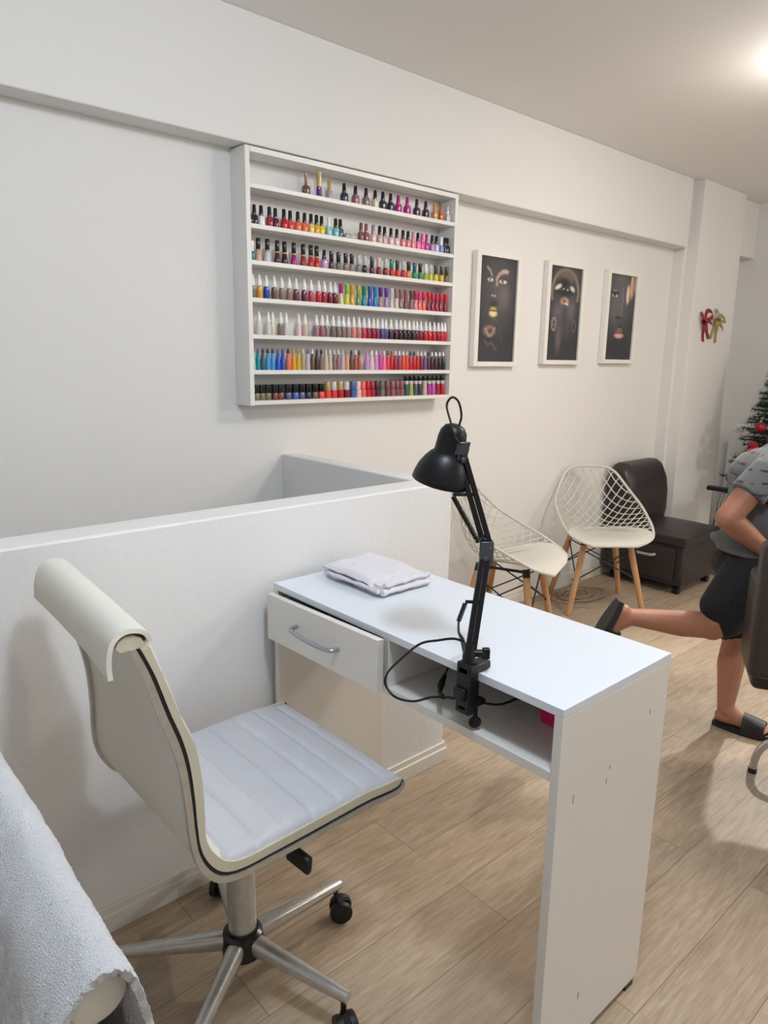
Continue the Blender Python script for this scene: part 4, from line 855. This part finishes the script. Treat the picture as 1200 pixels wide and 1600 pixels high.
# ------------------------------------------------------------------ christmas tree and its ornaments
tc0 = V3((5.07, 1.75, 0))
tree = thing('christmas_tree', 'green artificial christmas tree standing behind the boy in striped shirt', 'tree', tc0)
bm = NB(); tube(bm, [tc0 + UP * .02, tc0 + UP * 1.46], [.022, .006], 8); obj('trunk', bm, mat('tree_trunk', (62, 48, 36), .8), tree)
bm = NB()
for k in range(3):
    a = k * 2.1; tube(bm, [tc0 + UP * .10, tc0 + V3((.20 * math.cos(a), .20 * math.sin(a), .010))], .009, 6)
obj('stand', bm, M_blk, tree)
rnd = random.Random(3); bm = NB(); tips = []
for k in range(230):
    t = (k + .5) / 230; z = .53 + .93 * t; rad = .29 * (1 - t) ** .85 + .035; a = k * 2.399
    d = V3((math.cos(a), math.sin(a), 0)); p = tc0 + UP * z; L = rad * rnd.uniform(.82, 1.08)
    e = p + d * L + UP * (rnd.uniform(-.22, .12) * L + .02); tube(bm, [p, p.lerp(e, .5) + UP * .03 * L, e], .0028, 4); tips.append(e)
    nn = int(50 + L * 330)
    for i in range(nn):
        s = (i + rnd.random()) / nn; q = p.lerp(e, s); w = V3((rnd.gauss(0, 1), rnd.gauss(0, 1), rnd.gauss(0, 1))).normalized(); w = (w + d * .7).normalized(); ln = rnd.uniform(.026, .046)
        sd, u = frame_at(w); r = .0021
        base = [bm.verts.new(q + (sd * math.cos(j * 2.094) + u * math.sin(j * 2.094)) * r) for j in range(3)]; tp = bm.verts.new(q + w * ln)
        for j in range(3): bm.faces.new((base[j], base[(j + 1) % 3], tp))
obj('needles', bm, mat('fir_green', (30, 54, 40), .6, var=.3, vscale=25), tree)
def bauble(p, r, lab, col=(128, 12, 24)):
    p = V3(p); o = thing('tree_bauble', lab, 'ornament', p, 0, 'ornaments on the christmas tree')
    bm = NB(); ellipsoid(bm, p, (1, 0, 0), (0, 1, 0), UP, r, r, r, 20, 14); obj('ball', bm, mat('red_bauble_%d' % col[0], col, .38), o)
    bm = NB(); cyl(bm, p + UP * r * .95, p + UP * (r + .008), r * .22, 10); tube(bm, [p + UP * (r + .006), p + UP * (r + .022), p + UP * (r + .03) + rV * .01], .0012, 5); obj('cap', bm, M_hnd, o)
bauble((4.86, 1.955, .572), .033, 'red glitter bauble hanging lowest on the tree, above the black armrest')
bauble((4.80, 1.79, .925), .036, 'red bauble hanging highest at the left of the tree')
bauble((4.83, 1.72, .855), .038, 'crimson bauble at right, just above the striped shirt', (112, 14, 32))
bauble((4.83, 1.60, 1.05), .036, 'red bauble on the tree front, right of the others')
p = V3((4.78, 1.80, .770)); o = thing('cloth_ornament', 'red and orange cloth ornament hanging on the tree beside the striped shoulder', 'ornament', p, 0, 'ornaments on the christmas tree')
bm = NB(); ellipsoid(bm, p, rV, nV, UP, .045, .022, .034, 16, 10); obj('pouch', bm, mat('orange_felt', (196, 70, 44), .85), o)
bm = NB(); ellipsoid(bm, p + UP * .045 - rV * .014, rV, nV, UP, .030, .018, .024, 14, 8); obj('bow', bm, mat('dark_red_felt', (140, 28, 38), .85), o)

# ------------------------------------------------------------------ salon armchair at the right
f_ = (nV * .94 + rV * .34).normalized(); r_ = V3((f_.y, -f_.x, 0)); sp = V3((2.020, .676, 0))
def loc(a, b, z): return sp + r_ * a + f_ * b + UP * z
M_sl = mat('salon_leatherette', (50, 43, 40), rough=.45, bump=.15, bscale=240)
sc_ = thing('salon_chair', 'dark brown salon armchair with chrome base cut off by the right edge', 'chair', loc(.30, .28, 0))
bm = NB(); obox(bm, loc(.285, .045, .655), r_, f_, UP, .310, .045, .195); obj('backrest', bm, M_sl, sc_, bevel=.022, seg=3)
for a in (.045, .555):
    bm = NB(); obox(bm, loc(a, .225, .545), r_, f_, UP, .045, .145, .150); obj('armrest', bm, M_sl, sc_, bevel=.018, seg=3)
bm = NB(); obox(bm, loc(.30, .255, .450), r_, f_, UP, .21, .165, .055); obj('seat', bm, M_sl, sc_, bevel=.02, seg=3)
bm = NB(); cyl(bm, loc(.30, .30, .10), loc(.30, .30, .395), .028, 18); obj('column', bm, M_chr, sc_)
FT = [(2.345, .761, 0)]
bx = loc(.30, .30, 0)
for k in range(4):
    a0 = V3((2.345, .761, 0)) - bx; a0.z = 0; ca, sa = math.cos(k * math.pi / 2), math.sin(k * math.pi / 2)
    d = V3((a0.x * ca - a0.y * sa, a0.x * sa + a0.y * ca, 0)); e = bx + d
    bm = NB(); tube(bm, [e + UP * .012, e + UP * .055 - d * .02, e + UP * .095 - d * .09, e + UP * .125 - d * .28, bx + UP * .13 + d * .05], .0125, 12, smooth=6); lg = obj('base_leg', bm, M_chr, sc_)
    bm = NB(); cyl(bm, e, e + UP * .016, .0142, 12); obj('rubber_tip', bm, M_rub, lg)

# ------------------------------------------------------------------ the running boy
O = V3((2.59, .95, 0))
def B(a, b, z): return O + V3((.744, -.668, 0)) * a + V3((.667, .744, 0)) * b + UP * z
boy = thing('person', 'child in grey striped shirt, black shorts and black slides running with one leg kicked back', 'person', O)
M_skin = mat('skin', (172, 118, 92), rough=.5, var=.06, vscale=18); M_skin.node_tree.nodes['Principled BSDF'].inputs['Subsurface Weight'].default_value = .06
hipS, kneeS, ankS = B(.03, .065, .60), B(.012, .03, .335), B(-.012, .0, .075)
hipR, kneeR, ankR = B(.0, -.065, .60), B(-.135, -.075, .425), B(-.425, -.075, .452)
shR, elR, wrR = B(-.045, -.125, .975), B(-.165, -.150, .828), B(-.010, -.135, .712)
shL, elL, wrL = B(.03, .125, .965), B(.12, .19, .80), B(.26, .14, .83)
bm = NB()
capsule(bm, hipS, kneeS, .075, .050); capsule(bm, kneeS, kneeS.lerp(ankS, .35) - V3((.744, -.668, 0)) * .006, .046, .048); capsule(bm, kneeS.lerp(ankS, .35) - V3((.744, -.668, 0)) * .006, ankS, .048, .029)
capsule(bm, hipR, kneeR, .075, .052); capsule(bm, kneeR, kneeR.lerp(ankR, .38) - UP * .004, .047, .047); capsule(bm, kneeR.lerp(ankR, .38) - UP * .004, ankR, .047, .030)
# feet
fd = (V3((.20, -.98, 0))).normalized(); hl = ankS + V3((-.012, .018, -.04))
hl = V3((2.582, .965, .040)); capsule(bm, hl, hl + fd * .06, .028, .026); capsule(bm, ankS, hl + fd * .05, .030, .026); capsule(bm, hl + fd * .05, hl + fd * .12 - UP * .008, .027, .024)
fs = V3((fd.y, -fd.x, 0))
for k in range(5): capsule(bm, hl + fd * .11 + fs * (-.026 + k * .0125) - UP * .010, hl + fd * (.158 - .006 * abs(k - 1)) + fs * (-.030 + k * .0145) - UP * .014, .0095, .0085, 8, 3)
rd = (B(-.50, -.075, .36) - B(-.445, -.075, .47)).normalized(); hR = B(-.452, -.075, .470)
capsule(bm, hR, hR + rd * .06, .028, .026); capsule(bm, ankR, hR + rd * .05 + V3((.744, -.668, 0)) * .008, .030, .026); capsule(bm, hR + rd * .05, hR + rd * .12, .027, .023)
for k in range(5): capsule(bm, hR + rd * .11 + nV * (-.026 + k * .0125), hR + rd * (.155 - .006 * abs(k - 1)) + nV * (-.028 + k * .014), .0095, .0085, 8, 3)
# trunk, neck
ellipsoid(bm, B(.015, 0, .63), (.744, -.668, 0), nV, UP, .095, .125, .10); capsule(bm, B(.02, 0, .66), B(.03, 0, .90), .095, .105); ellipsoid(bm, B(.02, 0, .93), (.744, -.668, 0), nV, UP, .085, .145, .10); capsule(bm, B(.045, 0, 1.0), B(.115, 0, 1.075), .045, .040)
# head looking ahead
hc = B(.165, 0, 1.165); fx = V3((.744, -.668, -.12)).normalized(); fy = V3((.667, .744, 0)); fz = fx.cross(fy).normalized()
if fz.z < 0: fz = -fz
def Hd(a, b, c): return hc + fx * a + fy * b + fz * c
ellipsoid(bm, Hd(-.012, 0, .02), fx, fy, fz, .092, .075, .088); ellipsoid(bm, Hd(.028, 0, -.03), fx, fy, fz, .060, .060, .078); ellipsoid(bm, Hd(.070, 0, -.085), fx, fy, fz, .020, .024, .018)
capsule(bm, Hd(.080, 0, .0), Hd(.096, 0, -.030), .008, .012, 10, 4)
for s in (-1, 1):
    ellipsoid(bm, Hd(-.012, s * .076, -.01), fx, fy, fz, .018, .008, .028); ellipsoid(bm, Hd(.055, s * .036, -.03), fx, fy, fz, .026, .022, .022); capsule(bm, Hd(.080, s * .014, .022), Hd(.070, s * .044, .022), .008, .007, 8, 3)
for z in (-.058, -.068): capsule(bm, Hd(.083, -.020, z), Hd(.083, .020, z), .0065, .0065, 8, 3)
# arms and hands
for sh, el, wr, hdir, side in ((shR, elR, wrR, (B(.08, -.12, .70) - wrR).normalized(), -1), (shL, elL, wrL, (B(.34, .12, .85) - wrL).normalized(), 1)):
    capsule(bm, sh, el, .046, .039); capsule(bm, el, el.lerp(wr, .35), .038, .038); capsule(bm, el.lerp(wr, .35), wr, .038, .024)
    s, u = frame_at(hdir)
    for k in range(4):
        o1 = s * (-.021 + .014 * k)
        capsule(bm, wr + o1 * .5, wr + hdir * .062 + o1, .014, .0095, 8, 3)
        L = (.030, .036, .033, .025)[k]; m1 = wr + hdir * (.062 + L) + o1 * 1.1 - u * .006; m2 = m1 + hdir * L * .6 - u * .016
        capsule(bm, wr + hdir * .062 + o1, m1, .0085, .0078, 8, 3); capsule(bm, m1, m2, .0078, .0068, 8, 3)
    t1 = wr + hdir * .028 - s * .026 - u * .004; capsule(bm, wr + hdir * .015 - s * .010, t1, .011, .0095, 8, 3); capsule(bm, t1, t1 + hdir * .032 - s * .010 - u * .008, .0092, .0072, 8, 3)
body = obj('body', fuse(bm, .0042, 5), M_skin, boy, angle=180)
bm = NB()
for s in (-1, 1): ellipsoid(bm, Hd(.0795, s * .030, .004), fx, fy, fz, .006, .011, .006, 12, 8)
obj('eyes', bm, mat('eye_white', (214, 208, 200), .2), boy)
bm = NB(); ellipsoid(bm, Hd(-.022, 0, .034), fx, fy, fz, .096, .082, .090, 24, 16)
for v in list(bm.verts):
    q = v.co - hc
    if q.dot(fx) > .035 and q.dot(fz) < .055: v.co -= fx * .03
obj('hair', bm, mat('dark_hair', (28, 22, 20), .5, bump=.8, bscale=160), boy)
# shirt
bm = NB()
capsule(bm, B(.012, 0, .770), B(.02, 0, .90), .108, .108); ellipsoid(bm, B(.012, 0, .80), (.744, -.668, 0), nV, UP, .114, .145, .14); ellipsoid(bm, B(.018, 0, .93), (.744, -.668, 0), nV, UP, .102, .165, .112); lathe(bm, [(0, 0), (.118, 0), (.122, .01), (.112, .12), (0, .12)], B(.008, 0, .672), UP + V3((.744, -.668, 0)) * .12, 28, .95, 1.2)
lathe(bm, [(0, -.05), (.035, -.04), (.052, -.015), (.055, .02), (.059, .095), (0, .096)], shR, elR - shR, 20); lathe(bm, [(0, -.05), (.035, -.04), (.052, -.015), (.055, .02), (.059, .095), (0, .096)], shL, elL - shL, 20); capsule(bm, B(-.02, -.09, .97), B(.06, 0, 1.02), .055, .052); capsule(bm, B(.05, .09, .965), B(.06, 0, 1.02), .060, .055)
capsule(bm, B(-.10, -.03, .715), B(-.118, .02, .725), .022, .018)
sm = fuse(bm, .006, 6)
M_sh = mat('striped_grey_jersey', (98, 100, 102), .9, bump=.3, bscale=300, sheen=.2)
def stripes(m):
    nt = m.node_tree; b = nt.nodes['Principled BSDF']; tc = nt.nodes.new('ShaderNodeTexCoord'); sx = nt.nodes.new('ShaderNodeSeparateXYZ'); nt.links.new(tc.outputs['Object'], sx.inputs[0])
    w = nt.nodes.new('ShaderNodeMath'); w.operation = 'PINGPONG'; w.inputs[1].default_value = .019; nt.links.new(sx.outputs['Z'], w.inputs[0])
    g = nt.nodes.new('ShaderNodeMath'); g.operation = 'LESS_THAN'; g.inputs[1].default_value = .0036; nt.links.new(w.outputs[0], g.inputs[0])
    n = nt.nodes.new('ShaderNodeTexNoise'); n.inputs['Scale'].default_value = 38; nt.links.new(tc.outputs['Object'], n.inputs['Vector'])
    h = nt.nodes.new('ShaderNodeMath'); h.operation = 'GREATER_THAN'; h.inputs[1].default_value = .47; nt.links.new(n.outputs['Fac'], h.inputs[0])
    k = nt.nodes.new('ShaderNodeMath'); k.operation = 'MULTIPLY'; nt.links.new(g.outputs[0], k.inputs[0]); nt.links.new(h.outputs[0], k.inputs[1])
    t = nt.nodes.new('ShaderNodeMath'); t.operation = 'GREATER_THAN'; t.inputs[1].default_value = .84; nt.links.new(sx.outputs['Z'], t.inputs[0])
    k2 = nt.nodes.new('ShaderNodeMath'); k2.operation = 'MULTIPLY'; nt.links.new(k.outputs[0], k2.inputs[0]); nt.links.new(t.outputs[0], k2.inputs[1])
    mx = nt.nodes.new('ShaderNodeMix'); mx.data_type = 'RGBA'; mx.inputs[6].default_value = (*lin((98, 100, 102)), 1); mx.inputs[7].default_value = (*lin((40, 42, 48)), 1)
    nt.links.new(k2.outputs[0], mx.inputs[0]); nt.links.new(mx.outputs[2], b.inputs['Base Color'])
stripes(M_sh)
obj('shirt', sm, M_sh, boy, angle=180, label='grey jersey shirt with dashed dark stripes')
bm = NB()
ellipsoid(bm, B(.012, 0, .625), (.744, -.668, 0), nV, UP, .125, .148, .095)
capsule(bm, hipS, B(.012, .045, .37), .098, .066); capsule(bm, hipR + UP * .02, kneeR + V3((.744, -.668, 0)) * .045 + UP * .03, .098, .070); capsule(bm, hipR + UP * .02 - V3((.744, -.668, 0)) * .02, B(-.12, -.08, .50), .092, .066)
obj('shorts', fuse(bm, .006, 5), mat('black_shorts', (18, 19, 24), .8, bump=.3, bscale=60), boy, angle=180)
def slide(h, d, up, side):
    sl = NB(); s = d.cross(up).normalized()
    def foot(u, v):   # sole outline
        x = -.030 + .215 * u; w = .036 * math.sin(math.pi * min(1, max(0, .08 + .86 * u))) ** .45 * (1.0 + .12 * math.sin(u * 3)); return h + d * x + s * w * (2 * v - 1) - up * .030
    sheet(sl, foot, 22, 10, .020)
    sheet(sl, lambda u, v: h + d * (.070 + .075 * u) + s * .041 * math.cos(math.pi * v) + up * (-.030 + .062 * math.sin(math.pi * v) ** .8 * (1 - .25 * u)), 10, 18, .006)
    return sl
obj('slide_sandal', slide(hl - UP * .002, fd, UP, 1), mat('black_eva', (26, 26, 30), .5), boy)
ru = rd.cross(nV).normalized()
if ru.dot(V3((.744, -.668, 0))) < 0: ru = -ru
obj('slide_sandal', slide(hR, rd, ru, 1), mat('black_eva'), boy)

# ------------------------------------------------------------------ ceiling lamps
WHERE = ['above the half-height wall', 'above the running child', 'added to brighten the back wall', 'before the pier, tilted', 'at the far front of the room']
for i, (p, k, e, c, r, aim) in enumerate(LAMPS):
    t = thing('ceiling_light', 'round white ceiling light %s, outside the view' % WHERE[i], 'lamp', (p[0], p[1], ZC), 0, 'round ceiling lights')
    bm = NB(); lathe(bm, [(r + .03, 0), (r + .03, .006), (0, .006)], (p[0], p[1], ZC), (0, 0, -1), 32); obj('ceiling_plate', bm, M_lam, t)
